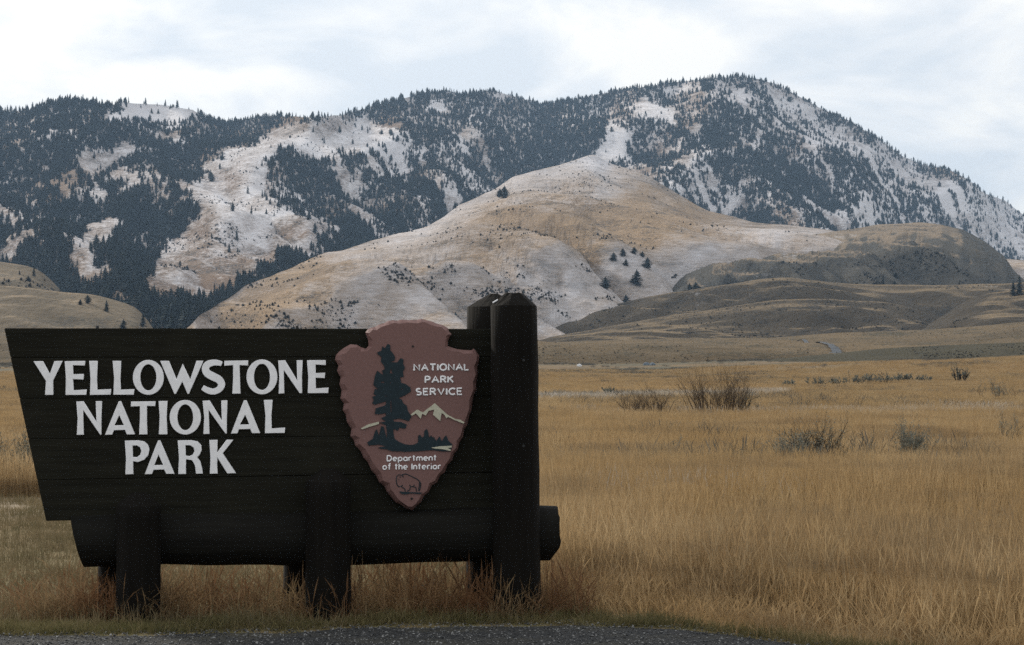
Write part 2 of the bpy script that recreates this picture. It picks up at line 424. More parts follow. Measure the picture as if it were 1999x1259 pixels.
tb = np.clip((yf5 - brk) / (yf5 - yc5), .08, .92)[None]
sm = lambda v: v * v * (3 - 2 * v)
low_, up_ = np.clip(t5 / tb, 0, 1), np.clip((t5 - tb) / (1 - tb), 0, 1)
D5 = df5[None] + (dc5 - df5)[None] * (0.22 * low_ + 0.78 * (0.35 * up_ + 0.65 * up_ ** 1.6))
for _ in range(5):
    Dp = np.pad(D5, ((2, 2), (0, 0)), 'edge'); D5 = sum(ker[i] * Dp[i:i + D5.shape[0]] for i in range(5))
D5[0] = df5
blob5 = blobs([(1150, 314, 60, 14, .16), (1180, 362, 80, 14, .10), (1350, 488, 70, 14, .20), (1260, 560, 60, 40, .09), (1100, 580, 60, 40, .11), (1130, 510, 110, 40, .10), (1520, 455, 90, 8, .24), (830, 570, 60, 25, .08), (1340, 525, 40, 20, .12), (1230, 480, 80, 12, .10),
               (1320, 410, 140, 42, -.24), (1120, 425, 150, 26, -.13), (1260, 365, 60, 18, -.14), (500, 600, 120, 40, -.08)], 0.37)
def snow5(x, y):
    rim = 0.20 * np.exp(-((y - crest5(x)) / 34) ** 2) * sstep(560, 860, x) * (1 - sstep(1130, 1230, x))
    return blob5(x, y) + rim + 0.26 * (fbm(x / 70 + y / 60, y / 26, 15, 4) - .5)
MID = Sheet('grass_hill', x5, yf5, yc5, D5, M_MID, noise_amp=13, nx=120, ny=150, seed=21, snow=snow5, drop=0.3, backlen=500, gully=30)

# --- the steep bluff to the right
crest4 = pl([(1250, 640), (1300, 575), (1340, 530), (1390, 500), (1440, 481), (1500, 470), (1560, 462), (1650, 449), (1713, 439), (1796, 435), (1837, 437), (1878, 449), (1920, 470), (1961, 500), (1978, 525), (1999, 548), (2060, 590), (2500, 640)])
x4 = np.arange(1240, 2300, 5.0)
yc4 = crest4(x4); yf4 = np.full_like(x4, 640.0)
dc4 = pl([(1240, 1500), (1330, 1600), (1440, 1850), (1600, 2050), (1800, 2080), (1900, 1950), (1999, 1750), (2300, 1650)])(x4)
df4 = pl([(1240, 1400), (1440, 1420), (1800, 1480), (2300, 1500)])(x4)
t4 = np.linspace(0, 1, 90)[:, None]
D4 = df4[None] + (dc4 - df4)[None] * np.interp(t4, [0, .5, .80, .88, 1], [0, .10, .22, .40, 1])
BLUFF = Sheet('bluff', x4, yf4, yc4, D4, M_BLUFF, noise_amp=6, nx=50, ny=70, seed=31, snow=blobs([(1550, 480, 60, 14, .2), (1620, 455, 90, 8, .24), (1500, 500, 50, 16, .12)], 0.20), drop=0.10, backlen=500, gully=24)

# --- the dark rolling hills at its foot
def roll(name, pts, df, dc, foot, mat, seed, amp=2.0, snow=None, step=6.0, gully=0.0, nx=60, ny=90, p=1.9):
    f = pl(pts); x = np.arange(pts[0][0], pts[-1][0] + 1, step)
    yc = f(x); k = np.ones(9) / 9; yc = np.convolve(np.pad(yc, 4, 'edge'), k, 'valid')
    yf = np.full_like(x, float(foot)); yc = np.minimum(yc, yf - 2)
    return Sheet(name, x, yf, yc, simple(x, 80, np.full_like(x, df), np.full_like(x, dc), p), mat, noise_amp=amp, nx=nx, ny=ny, seed=seed, snow=snow, drop=0.16, backlen=260, gully=gully)
sn3 = blobs([(1350, 600, 60, 16, .22), (1130, 610, 60, 18, .25), (1950, 560, 50, 8, .2)], 0.17)
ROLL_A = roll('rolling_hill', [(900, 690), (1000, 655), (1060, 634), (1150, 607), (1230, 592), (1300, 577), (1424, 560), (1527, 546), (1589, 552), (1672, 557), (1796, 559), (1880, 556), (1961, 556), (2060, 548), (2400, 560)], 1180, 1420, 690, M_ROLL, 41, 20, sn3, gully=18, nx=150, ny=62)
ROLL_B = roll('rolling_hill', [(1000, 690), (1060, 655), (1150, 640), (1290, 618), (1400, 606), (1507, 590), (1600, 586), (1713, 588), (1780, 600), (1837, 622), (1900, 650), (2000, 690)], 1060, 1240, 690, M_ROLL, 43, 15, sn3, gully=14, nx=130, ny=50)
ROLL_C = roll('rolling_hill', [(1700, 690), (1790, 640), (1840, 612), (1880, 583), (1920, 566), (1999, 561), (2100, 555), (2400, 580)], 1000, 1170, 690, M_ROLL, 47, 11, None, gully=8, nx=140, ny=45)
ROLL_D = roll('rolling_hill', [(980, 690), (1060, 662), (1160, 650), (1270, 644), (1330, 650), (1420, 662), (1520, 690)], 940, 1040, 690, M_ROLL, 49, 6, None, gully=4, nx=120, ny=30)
# --- low hills left, in front of the wooded valley
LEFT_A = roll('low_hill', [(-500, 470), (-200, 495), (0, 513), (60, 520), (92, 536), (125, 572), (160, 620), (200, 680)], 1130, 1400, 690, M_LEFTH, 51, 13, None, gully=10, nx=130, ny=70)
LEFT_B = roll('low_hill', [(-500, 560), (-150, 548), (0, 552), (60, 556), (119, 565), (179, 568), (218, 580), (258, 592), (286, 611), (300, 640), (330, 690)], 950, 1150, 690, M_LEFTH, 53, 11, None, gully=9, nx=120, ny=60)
# --- low ridge with the road, and the dark sage bank
crestL2 = [(-500, 640), (-100, 652), (0, 660), (500, 668), (1040, 667), (1232, 661), (1520, 658), (1616, 651), (1808, 645), (1900, 638), (1999, 629), (2200, 610), (2500, 600)]
LOW = roll('low_ridge', crestL2, 540, 900, 718, M_LOW, 61, 6.5, None, nx=110, ny=42)
BANK = roll('sage_bank', [(1330, 741), (1424, 727), (1496, 704), (1616, 692), (1712, 682), (1856, 673), (1999, 667), (2200, 655), (2500, 650)], 470, 530, 748, M_BANK, 67, 1.6, None, nx=45, ny=22)

# --- the meadow: one sheet out to the horizon
gz = pl([(-60, 0), (150, 0), (183, 0.05), (260, 0.55), (330, 1.35), (430, 3.0), (560, 5.7), (620, 6.3), (900, -8), (1500, -12), (12000, -12)])
ys = np.concatenate([np.linspace(-40, 10, 12), np.linspace(10.3, 24, 80), np.geomspace(24.3, 720, 220), np.geomspace(760, 9000, 14)])
ss = np.concatenate([np.linspace(-2.2, -0.42, 26)[:-1], np.linspace(-0.42, 0.42, 190), np.linspace(0.42, 2.2, 26)[1:]])
GX = ss[None] * (np.abs(ys)[:, None] + 6.0); GY = np.repeat(ys[:, None], len(ss), 1)
def ground_z(X, Y):
    z = gz(Y)
    far = sstep(14.5, 40, Y)
    z = z + sstep(200, 430, Y) * np.clip((X / np.maximum(Y, 1) * F + CX - 1424) / 575, -0.3, 2.0) * 2.3
    z = z + far * 0.32 * (fbm(X / 9, Y / 14, 3, 3) - 0.5)
    z = z + sstep(60, 300, Y) * 1.2 * (fbm(X / 45, Y / 60, 4, 3) - 0.5)
    return z + 0.05 * sstep(12.5, 15, Y) * (fbm(X / 1.3, Y / 1.3, 6, 3) - 0.5)
EDGE_PX = [(-800, 1236), (0, 1234), (560, 1229), (700, 1219), (1040, 1213), (1300, 1222), (1450, 1238), (1600, 1257), (1800, 1285), (2300, 1380), (3000, 1500)]
ex = []; ey = []
for (a, b) in EDGE_PX:
    d = F * HC / (b - HY); ex.append((a - CX) / F * d); ey.append(d)
def road_edge(X): return np.interp(X, ex, ey)
GZ = ground_z(GX, GY)
H, Wd = GX.shape
idx = np.arange(H * Wd).reshape(H, Wd)
gf = np.stack([idx[:-1, :-1], idx[:-1, 1:], idx[1:, 1:], idx[1:, :-1]], -1).reshape(-1, 4)
ground = mesh_obj('ground', np.stack([GX, GY, GZ], -1).reshape(-1, 3), gf, M_GROUND, smooth=True)
tag(ground, kind='structure')
def px_of(X, Y, Z): return CX + X / Y * F, HY + (HC - Z) / Y * F
safeY = np.maximum(GY, 1.0)
GPX, GPY = px_of(GX, safeY, GZ)
n_s = fbm(GX / 20, GY / 35, 8, 4)
sage = sstep(0.52, 0.6, n_s) * sstep(40, 120, GY) * 0.9
sage = np.maximum(sage, np.exp(-((GPY - 752 + (GPX - 1650) * 0.02) / 6) ** 2) * sstep(1520, 1620, GPX) * (1 - sstep(1800, 1900, GPX)))
sage = np.maximum(sage, sstep(400, 470, GY) * sstep(0.36, 0.52, fbm(GX / 30, GY / 22, 9, 4)))
sage = np.maximum(sage, np.exp(-((GPX - 1550) / 230) ** 2 - ((GPY - 945) / 22) ** 2) * 0.8)
pale = np.exp(-((GPY - 773 + (GPX - 1050) * 0.035) / 5) ** 2) * (1 - sstep(1380, 1600, GPX)) * sstep(900, 1060, GPX)
pale = np.maximum(pale, 0.8 * np.exp(-((GPX - 30) / 130) ** 2 - ((GPY - 975) / 28) ** 2))
pale = np.maximum(pale, 0.5 * np.exp(-((GPX - 1330) / 160) ** 2 - ((GPY - 955) / 14) ** 2))
turf = (1 - sstep(14, 26, GY)) * (1 - sstep(1020, 1120, GPX))
turf = np.maximum(turf, 1 - sstep(0.2, 0.7, GY - road_edge(GX)))
for nm, v in (('sage', sage), ('pale', pale), ('turf', turf)):
    a = ground.data.attributes.new(nm, 'FLOAT', 'POINT'); a.data.foreach_set('value', v.astype(np.float32).reshape(-1))

def ground_at(px, py):
    """where the sight line through a pixel meets the meadow"""
    d = np.geomspace(11, 640, 4000); x = (px - CX) / F * d
    below = HC + (HY - py) / F * d <= ground_z(x, d)
    k = int(np.argmax(below)) if below.any() else len(d) - 1
    return float(x[k]), float(d[k]), float(ground_z(x[k:k + 1], d[k:k + 1])[0])

# --- gravel pull-out in front of the sign
t = NT('grey_gravel_surface')
v1 = t.n('ShaderNodeTexVoronoi', {'Vector': t.pos((1, 1, 0)), 'Scale': 70.0})
v2 = t.n('ShaderNodeTexVoronoi', {'Vector': t.pos((1, 1, 0)), 'Scale': 160.0})
big = t.noise(t.pos((1.4, 2.4, 0)), 1.0, 5)
c = t.mix(t.rng(v1.outputs['Color'], 0.2, 0.9), (0.026, 0.027, 0.028), (0.078, 0.079, 0.08))
c = t.mix(t.rng(big, 0.45, 0.7, 0, 0.8), c, (0.085, 0.08, 0.06))
M_GRAVEL = t.bsdf(c, 0.9, 0.2, t.math('ADD', v1.outputs['Distance'], v2.outputs['Distance']), 0.9, 0.012)
gx = np.concatenate([np.linspace(-40, -6, 10), np.linspace(-5.6, 6, 420), np.linspace(6.6, 40, 12)])
rows = []
for k in np.linspace(0, 1, 26):
    e_ = road_edge(gx) + 0.34 * (fbm(gx * 2.1, gx * 0, 12, 4) - 0.5) + 0.05
    yv = -35 + (e_ + 35) * k ** 0.25 if k > 0 else np.full_like(gx, -35.)
    rows.append(np.stack([gx, yv, ground_z(gx, yv) + 0.006 + 0.004 * (1 - k)], -1))
rows[-1][:, 2] -= 0.012
gv = np.array(rows); H, Wd = gv.shape[:2]
idx = np.arange(H * Wd).reshape(H, Wd)
gf = np.stack([idx[:-1, :-1], idx[:-1, 1:], idx[1:, 1:], idx[1:, :-1]], -1).reshape(-1, 4)
gravel_road = mesh_obj('gravel_road', gv.reshape(-1, 3), gf, M_GRAVEL, smooth=True)
tag(gravel_road, kind='structure')

# --- the paved road that bends over the low ridge
t = NT('far_asphalt'); M_ASPH = t.bsdf(t.mix(t.noise(t.pos((.3, .3, 0)), 1.0), (0.046, 0.052, 0.060), (0.060, 0.066, 0.074)), 0.8, 0.3)
cl = [(1556, 662.5), (1568, 664.5), (1584, 667.5), (1606, 672.5), (1624, 677.5), (1634, 681), (1630, 685), (1612, 691)]
hw = [1.6, 1.9, 2.3, 3.2, 5.5, 9, 13, 15]
pts = []
for j in range(len(cl) - 1):
    for k in range(6):
        f_ = k / 6
        pts.append((cl[j][0] * (1 - f_) + cl[j + 1][0] * f_, cl[j][1] * (1 - f_) + cl[j + 1][1] * f_, hw[j] * (1 - f_) + hw[j + 1] * f_))
rv = []
for (a, b, h) in pts:
    for sgn in (-1, 1):
        p = LOW.at(a + sgn * h, b - sgn * 0.6); rv.append((p[0], p[1], p[2] + 0.5))
rf = [(2 * i, 2 * i + 1, 2 * i + 3, 2 * i + 2) for i in range(len(pts) - 1)]
tag(mesh_obj('road', rv, rf, M_ASPH), kind='structure')

# ------------------------------------------------------------------ the entrance sign
M_PLANK = mat_wood('dark_brown_painted_plank', (0.0150, 0.0145, 0.0102), 0)
M_POST = mat_wood('dark_brown_stained_post', (0.0066, 0.0056, 0.0044), 2)
M_LOG = mat_wood('dark_brown_stained_log', (0.0098, 0.0094, 0.0078), 0)
M_WHITE = mat_flat('white_letter_paint', (0.90, 0.90, 0.915), 0.6, 0.3, 0.07, 30)
M_PLAQUE = mat_flat('red_brown_plaque_paint', (0.190, 0.105, 0.095), 0.65, 0.3, 0.10, 60)
M_NAVY = mat_flat('dark_blue_green_paint', (0.009, 0.022, 0.030), 0.6, 0.3, 0.2, 40)
M_CREAM = mat_flat('cream_paint', (0.50, 0.49, 0.38), 0.6, 0.3, 0.1, 40)
M_STEEL = mat_flat('dark_bolt_steel', (0.008, 0.008, 0.008), 0.5, 0.4, 0.2, 40)

TH = R(6.0)
S0 = Vector(((530 - CX) / F * 13.75, 13.75, 0.0))
sign = empty('entrance_sign', S0, TH)
tag(sign, 'dark brown wooden park entrance sign with white lettering and arrowhead plaque on log posts', 'sign')
ca, sa = math.cos(TH), math.sin(TH)
def loc(px, py, yl):
    """pixel -> (x, z) on the sign's own plane at local depth yl"""
    rx, rz = (px - CX) / F, (HY - py) / F
    # world point (rx*d, d, HC+rz*d); local y = -sa*(X-S0x)+ca*(Y-S0y)
    d = (yl - sa * S0.x + ca * S0.y) / (-sa * rx + ca)
    X, Y, Z = rx * d - S0.x, d - S0.y, HC + rz * d
    return (ca * X + sa * Y, Z)

def shape(name, loops, yl, thick, mat, parent, bevel=0.0, conv=None):
    """flat cut-out: closed loops of pixels (holes allowed) standing proud of the board: its back at yl, its front thick nearer"""
    cu = bpy.data.curves.new(name, 'CURVE'); cu.dimensions = '2D'; cu.fill_mode = 'BOTH'
    cu.extrude = thick / 2 - bevel; cu.bevel_depth = bevel; cu.bevel_resolution = 0
    if bevel: cu.offset = -bevel
    for lp in loops:
        sp = cu.splines.new('POLY'); sp.use_cyclic_u = True
        sp.points.add(len(lp) - 1)
        for i, p in enumerate(lp):
            x, z = loc(p[0], p[1], yl); sp.points[i].co = (x, z, 0, 1)
    o = bpy.data.objects.new(name, cu); COL.objects.link(o)
    dg = bpy.context.evaluated_depsgraph_get()
    me = bpy.data.meshes.new_from_object(o.evaluated_get(dg))
    bpy.data.objects.remove(o); bpy.data.curves.remove(cu)
    me.transform(Matrix(((1, 0, 0, 0), (0, 0, -1, yl - thick / 2), (0, 1, 0, 0), (0, 0, 0, 1))))
    me.materials.clear(); me.materials.append(mat); me.name = name
    o = bpy.data.objects.new(name, me); COL.objects.link(o); o.parent = parent
    return o

def stroke(name, lines, yl, rad, mat, parent):
    """raised round line work (pixels), half sunk in the surface at yl"""
    cu = bpy.data.curves.new(name, 'CURVE'); cu.dimensions = '3D'; cu.bevel_depth = rad; cu.bevel_resolution = 1; cu.use_fill_caps = True
    for ln in lines:
        sp = cu.splines.new('POLY'); sp.points.add(len(ln) - 1)
        for i, p in enumerate(ln):
            x, z = loc(p[0], p[1], yl); sp.points[i].co = (x, yl, z, 1)
    o = bpy.data.objects.new(name, cu); COL.objects.link(o)
    dg = bpy.context.evaluated_depsgraph_get()
    me = bpy.data.meshes.new_from_object(o.evaluated_get(dg))
    bpy.data.objects.remove(o); bpy.data.curves.remove(cu)
    me.materials.clear(); me.materials.append(mat); me.name = name
    o = bpy.data.objects.new(name, me); COL.objects.link(o); o.parent = parent
    return o

# planks of the board
panel = empty('sign_panel', parent=sign)
FRONT, BACK = -0.040, 0.040
seam_l = [640.5, 698, 778, 857, 937, 1017]
seam_r = [642, 696, 773, 849, 922, 996]
for i in range(5):
    y0l, y1l, y0r, y1r = seam_l[i], seam_l[i + 1], seam_r[i], seam_r[i + 1]
    xl = lambda y: 8 + (y - 640) * (90 - 8) / (1017 - 640)
    g = 0.0002
    dy = 0.0015 * ((i * 7) % 3 - 1)
    c = [loc(xl(y0l), y0l, FRONT), loc(1006, y0r, FRONT), loc(1006, y1r, FRONT), loc(xl(y1l), y1l, FRONT)]
    gr = 0.0034 if i == 3 else g           # one board has warped and lets light through at its end
    c = [(c[0][0], c[0][1] - g), (c[1][0], c[1][1] - g), (c[2][0], c[2][1] + gr), (c[3][0], c[3][1] + g)]
    bm = bmesh.new()
    vs = [[bm.verts.new((x, y, z)) for (x, z) in c] for y in (FRONT + dy, BACK)]
    bm.faces.new(vs[0][::-1]); bm.faces.new(vs[1])
    for k in range(4): bm.faces.new((vs[0][k], vs[0][(k + 1) % 4], vs[1][(k + 1) % 4], vs[1][k]))
    bmesh.ops.bevel(bm, geom=bm.edges[:], offset=0.0045, segments=1, affect='EDGES')
    bmesh.ops.recalc_face_normals(bm, faces=bm.faces)
    me = bpy.data.meshes.new('plank'); bm.to_mesh(me); bm.free(); me.materials.append(M_PLANK)
    o = bpy.data.objects.new('plank', me); COL.objects.link(o); o.parent = panel

def ell(cx, cy, rx, ry, n=44): return [(cx + rx * math.cos(2 * math.pi * k / n), cy + ry * math.sin(2 * math.pi * k / n)) for k in range(n)]
def ribbon(c, w):
    """outline of a brush stroke along centre points c with widths w"""
    P = [Vector(p) for p in c]; L, Rr = [], []
    for i, p in enumerate(P):
        tdir = (P[min(i + 1, len(P) - 1)] - P[max(i - 1, 0)]).normalized(); nrm = Vector((-tdir.y, tdir.x))
        L.append(tuple(p + nrm * w[i] / 2)); Rr.append(tuple(p - nrm * w[i] / 2))
    return L + Rr[::-1]
def smooth_line(p, n=6):
    out = []
    for i in range(len(p) - 1):
        a, b, c, d = p[max(i - 1, 0)], p[i], p[i + 1], p[min(i + 2, len(p) - 1)]
        for k in range(n):
            t_ = k / n
            out.append(tuple(0.5 * ((2 * b[j]) + (c[j] - a[j]) * t_ + (2 * a[j] - 5 * b[j] + 4 * c[j] - d[j]) * t_ ** 2 + (3 * b[j] - a[j] - 3 * c[j] + d[j]) * t_ ** 3) for j in range(len(b))))
    return out + [tuple(p[-1])]
S_c = smooth_line([(1256, 100, 30), (1232, 93, 36), (1200, 92, 40), (1165, 104, 46), (1151, 132, 47), (1164, 160, 50), (1198, 180, 52), (1236, 200, 50), (1254, 230, 46), (1240, 260, 42), (1206, 276, 40), (1168, 270, 40), (1132, 250, 34)])
S_out = ribbon([(a, b) for a, b, w in S_c], [w for a, b, w in S_c])
def curve_loop(p): return smooth_line(p + [p[0]], 4)[:-1]
LET = [
    [[(52, 82), (113, 82), (157, 163), (186, 81), (238, 80), (178, 205), (180, 298), (125, 298), (131, 208)]],
    [[(252, 82), (382, 80), (381, 111), (305, 108), (306, 165), (374, 163), (372, 200), (306, 197), (308, 268), (392, 262), (390, 298), (256, 298), (259, 190)]],
    [[(408, 80), (462, 80), (458, 190), (460, 264), (549, 260), (545, 297), (412, 298), (416, 190)]],
    [[(558, 80), (612, 80), (608, 190), (610, 264), (697, 260), (693, 297), (562, 297), (567, 190)]],
    [ell(786, 186, 99, 112), ell(786, 186, 51, 83)],
    [[(862, 80), (918, 80), (966, 196), (1006, 98), (1054, 198), (1094, 79), (1138, 79), (1046, 292), (1036, 292), (1003, 214), (962, 292), (952, 292)]],
    [S_out],
    [[(1272, 80), (1424, 77), (1424, 110), (1370, 108), (1372, 200), (1376, 290), (1322, 290), (1327, 200), (1327, 108), (1270, 112)]],
    [ell(1512, 183, 99, 112), ell(1512, 183, 51, 83)],
    [[(1616, 78), (1660, 76), (1738, 205), (1734, 76), (1772, 76), (1768, 180), (1770, 287), (1752, 287), (1652, 140), (1656, 288), (1618, 290), (1623, 180)]],
    [[(1800, 76), (1920, 75), (1921, 108), (1855, 104), (1856, 158), (1916, 155), (1914, 191), (1856, 188), (1857, 256), (1938, 250), (1936, 286), (1804, 287), (1808, 180)]],
    [[(326, 340), (372, 338), (455, 470), (450, 338), (490, 337), (486, 440), (487, 553), (478, 553), (370, 395), (371, 470), (375, 552), (328, 554), (334, 450)]],
    [[(597, 338), (612, 338), (702, 550), (648, 551), (636, 522), (567, 524), (556, 552), (508, 553)], [(600, 428), (569, 492), (630, 491)]],
    [[(676, 340), (832, 338), (830, 370), (778, 368), (777, 450), (781, 550), (726, 551), (732, 450), (731, 370), (674, 372)]],
    [[(852, 337), (908, 336), (903, 440), (909, 550), (852, 551), (858, 440)]],
    [ell(1022, 441, 100, 111), ell(1022, 441, 50, 82)],
    [[(1133, 335), (1178, 333), (1256, 460), (1252, 333), (1291, 332), (1288, 440), (1288, 545), (1278, 545), (1172, 395), (1174, 470), (1178, 547), (1137, 548), (1143, 440)]],
    [[(1397, 332), (1414, 332), (1502, 542), (1448, 543), (1437, 516), (1366, 518), (1356, 544), (1313, 545)], [(1405, 425), (1371, 487), (1431, 486)]],
    [[(1524, 330), (1580, 329), (1573, 430), (1574, 512), (1660, 506), (1658, 541), (1530, 543), (1534, 430)]],
    [[(636, 590), (720, 588), (758, 594), (783, 615), (793, 645), (786, 682), (760, 712), (720, 728), (690, 722), (689, 760), (692, 804), (638, 806), (643, 700)], [(686, 622), (712, 621), (732, 632), (741, 655), (734, 680), (714, 695), (687, 694)]],
    [[(848, 588), (862, 588), (955, 802), (900, 803), (886, 775), (820, 777), (810, 804), (762, 805)], [(851, 680), (823, 747), (881, 745)]],
    [[(974, 588), (1060, 587), (1100, 594), (1124, 618), (1127, 650), (1115, 680), (1098, 695), (1118, 722), (1128, 760), (1136, 801), (1090, 802), (1084, 750), (1066, 716), (1028, 710), (1026, 760), (1028, 803), (976, 804), (982, 700)], [(1024, 620), (1052, 620), (1074, 633), (1081, 655), (1070, 679), (1048, 689), (1025, 685)]],
    [[(1176, 586), (1228, 585), (1226, 665), (1286, 584), (1330, 584), (1262, 670), (1348, 798), (1290, 800), (1228, 700), (1226, 740), (1230, 801), (1178, 802), (1183, 700)]],
]
for lp in LET:
    shape('letter', [[(50 + a / 3.277, 680 + b / 3.277) for (a, b) in q] for q in lp], FRONT - 0.001, 0.016, M_WHITE, panel, 0.0025)

# bolt ends on the top edge of the board
def disc(name, x, y, z, r, h, axis, mat, parent, n=10):
    bm = bmesh.new()
    bmesh.ops.create_cone(bm, cap_ends=True, segments=n, radius1=r, radius2=r * 0.8, depth=h)
    if axis == 'y': bmesh.ops.rotate(bm, verts=bm.verts, matrix=Matrix.Rotation(R(90), 3, 'X'))
    bmesh.ops.translate(bm, verts=bm.verts, vec=(x, y, z))
    me = bpy.data.meshes.new(name); bm.to_mesh(me); bm.free(); me.materials.append(mat)
    o = bpy.data.objects.new(name, me); COL.objects.link(o); o.parent = parent
    return o
for px in (190, 580):
    x, z = loc(px, 639, 0)
    disc('bolt', x, 0.0, z, 0.012, 0.022, 'z', M_STEEL, panel)

# posts and the cross log
def post(name, pxl, pxr, py_top, yl, seed, lean=0.0, shoulder=24, flat=0.30):
    n = 20
    x0, zt = loc(pxl, py_top, yl); x1, _ = loc(pxr, py_top, yl)
    r = (x1 - x0) / 2; cx = (x0 + x1) / 2
    zs = zt - shoulder / 290
    levels = [(-0.35, 1.03), (0.0, 1.04), (0.08, 1.02)] + [(0.08 + (zs - 0.08) * k / 9, 1.02 - 0.02 * k / 9) for k in range(1, 10)] + [(zs + (zt - zs) * 0.5, 1 - (1 - flat) * .47), (zt, flat)]
    V, Fc = [], []
    for i, (z, k) in enumerate(levels):
        for j in range(n):
            a = 2 * math.pi * j / n
            facet = 1 + 0.035 * math.cos(4 * a + seed) + 0.02 * math.cos(7 * a + 2 * seed)
            nz_ = 1 + 0.05 * mnoise.noise((math.cos(a) * 1.3 + seed * 5, math.sin(a) * 1.3, z * 2.2)) + 0.025 * mnoise.noise((math.cos(a) * 5 + seed, math.sin(a) * 5, z * 9))
            rr = r * k * facet * nz_
            zz = z + (0.012 * mnoise.noise((a * 2, seed, z)) if i >= 12 else 0)
            V.append((cx + lean * (z - zt) + rr * math.cos(a), yl + rr * math.sin(a), zz))
    for i in range(len(levels) - 1):
        for j in range(n):
            Fc.append((i * n + j, i * n + (j + 1) % n, (i + 1) * n + (j + 1) % n, (i + 1) * n + j))
    Fc.append(tuple(range(n))[::-1]); Fc.append(tuple((len(levels) - 1) * n + j for j in range(n)))
    o = mesh_obj(name, V, Fc, M_POST, sign)
    for p in o.data.polygons: p.use_smooth = p.index < 11 * n
    return o
post('post', 228, 314, 962, -0.235, 1.0)
post('post', 596, 685, 915, -0.235, 2.3)
big_post = post('post', 956, 1050, 572, -0.215, 3.7, lean=-0.010, shoulder=25, flat=0.34)
post('post', 192, 268, 990, 0.24, 4.1)
post('post', 556, 640, 960, 0.24, 5.2)
post('post', 911, 1016, 574, 0.215, 6.4, shoulder=26, flat=0.14)
for (px, py) in ((1021, 703), (1021, 870)):
    x, z = loc(px, py, -0.345)
    b_ = disc('bolt_washer', x, -0.344, z, 0.026, 0.030, 'y', M_STEEL, big_post, 14)
    disc('bolt_nut', x, -0.364, z, 0.013, 0.022, 'y', M_STEEL, big_post, 6)

stroke('paint_splash', [[(962, 591), (967, 588), (972, 585)]], -0.262, 0.006, M_WHITE, big_post)
stroke('paint_splash', [[(1029, 604), (1030, 611), (1031, 619)]], -0.343, 0.0042, M_CREAM, big_post)
# log
n = 28; V = []; Fc = []; nl = 34
xa_t, z_t = loc(139, 1005, 0); xa_b, z_b = loc(166, 1107, 0)
xb, zb_t = loc(1086, 988, 0); _, zb_b = loc(1082, 1096, 0)
for i in range(nl + 1):
    k = i / nl
    for j in range(n):
        a = 2 * math.pi * j / n
        zc0, zc1 = (z_t + z_b) / 2, (zb_t + zb_b) / 2
        zc = zc0 * (1 - k) + zc1 * k + 0.008 * math.sin(k * 9)
        r = ((z_t - z_b) * (1 - k) + (zb_t - zb_b) * k) / 2
        rr = r * (1 + 0.05 * mnoise.noise((k * 9, math.cos(a) * 1.2, math.sin(a) * 1.2)) + 0.02 * mnoise.noise((k * 40, math.cos(a) * 4, math.sin(a) * 4)))
        xl_ = xa_t + (xa_b - xa_t) * (1 - math.sin(a)) / 2      # slanted cut
        xr_ = xb + 0.02 * mnoise.noise((7, math.cos(a) * 2, math.sin(a) * 2)) - (0.05 if math.sin(a) < -0.6 else 0)
        V.append((xl_ * (1 - k) + xr_ * k, rr * math.cos(a) * 1.02, zc + rr * math.sin(a)))
for i in range(nl):
    for j in range(n): Fc.append((i * n + j, (i + 1) * n + j, (i + 1) * n + (j + 1) % n, i * n + (j + 1) % n))
Fc.append(tuple(range(n))); Fc.append(tuple(nl * n + j for j in range(n))[::-1])
log = mesh_obj('cross_log', V, Fc, M_LOG, sign)
for p in log.data.polygons: p.use_smooth = p.index < nl * n

# arrowhead plaque
Z3 = lambda q: [(640 + a / 3.148, 610 + b / 3.148) for (a, b) in q]
AH = [(232, 122), (246, 103), (268, 92), (290, 88), (312, 74), (345, 66), (372, 50), (405, 46), (428, 50), (455, 42), (500, 46), (548, 45), (574, 37), (604, 46), (640, 54), (668, 66), (705, 76), (738, 94), (748, 118), (762, 134), (748, 152),
      (738, 178), (738, 205), (765, 216), (800, 226), (840, 230), (888, 232), (898, 222), (915, 240), (932, 268), (930, 300), (920, 335), (922, 385), (912, 430), (914, 475), (896, 510), (890, 545), (884, 600), (868, 640), (858, 690), (840, 720), (832, 765), (810, 800),
      (800, 840), (775, 875), (764, 910), (735, 940), (718, 985), (690, 1005), (670, 1045), (640, 1065), (620, 1105), (590, 1130), (575, 1165), (545, 1190), (520, 1216), (490, 1210), (455, 1185), (420, 1170), (395, 1140), (365, 1105), (350, 1070), (318, 1045), (300, 1005),
      (268, 970), (250, 925), (222, 895), (205, 855), (170, 820), (160, 785), (140, 762), (146, 715), (118, 675), (112, 630), (92, 600), (100, 560), (78, 530), (86, 480), (72, 440), (80, 400), (58, 360), (66, 325), (45, 290), (50, 262), (72, 238), (98, 218), (138, 195), (180, 198), (205, 214), (235, 222), (252, 205), (250, 170), (240, 145)]
AB, AF = FRONT - 0.002, FRONT - 0.095
outer = [loc(p[0], p[1], AF + 0.02) for p in Z3(AH)]
nn = len(outer)
area = sum(outer[i][0] * outer[(i + 1) % nn][1] - outer[(i + 1) % nn][0] * outer[i][1] for i in range(nn))
def inset(lp, w):
    out = []
    for i in range(nn):
        a, b, c = Vector(lp[i - 2]), Vector(lp[i]), Vector(lp[(i + 2) % nn])
        tdir = (c - a).normalized(); nrm = Vector((-tdir.y, tdir.x)) * (1 if area > 0 else -1)
        out.append(tuple(b + nrm * w(i)))
    return out
inner = inset(outer, lambda i: (0.034 if (i > 58 and i < 86) else 0.022) * (1 + 0.25 * math.sin(i * 2.3)))
mid_ = inset(outer, lambda i: 0.010)
bm = bmesh.new()
loops = []
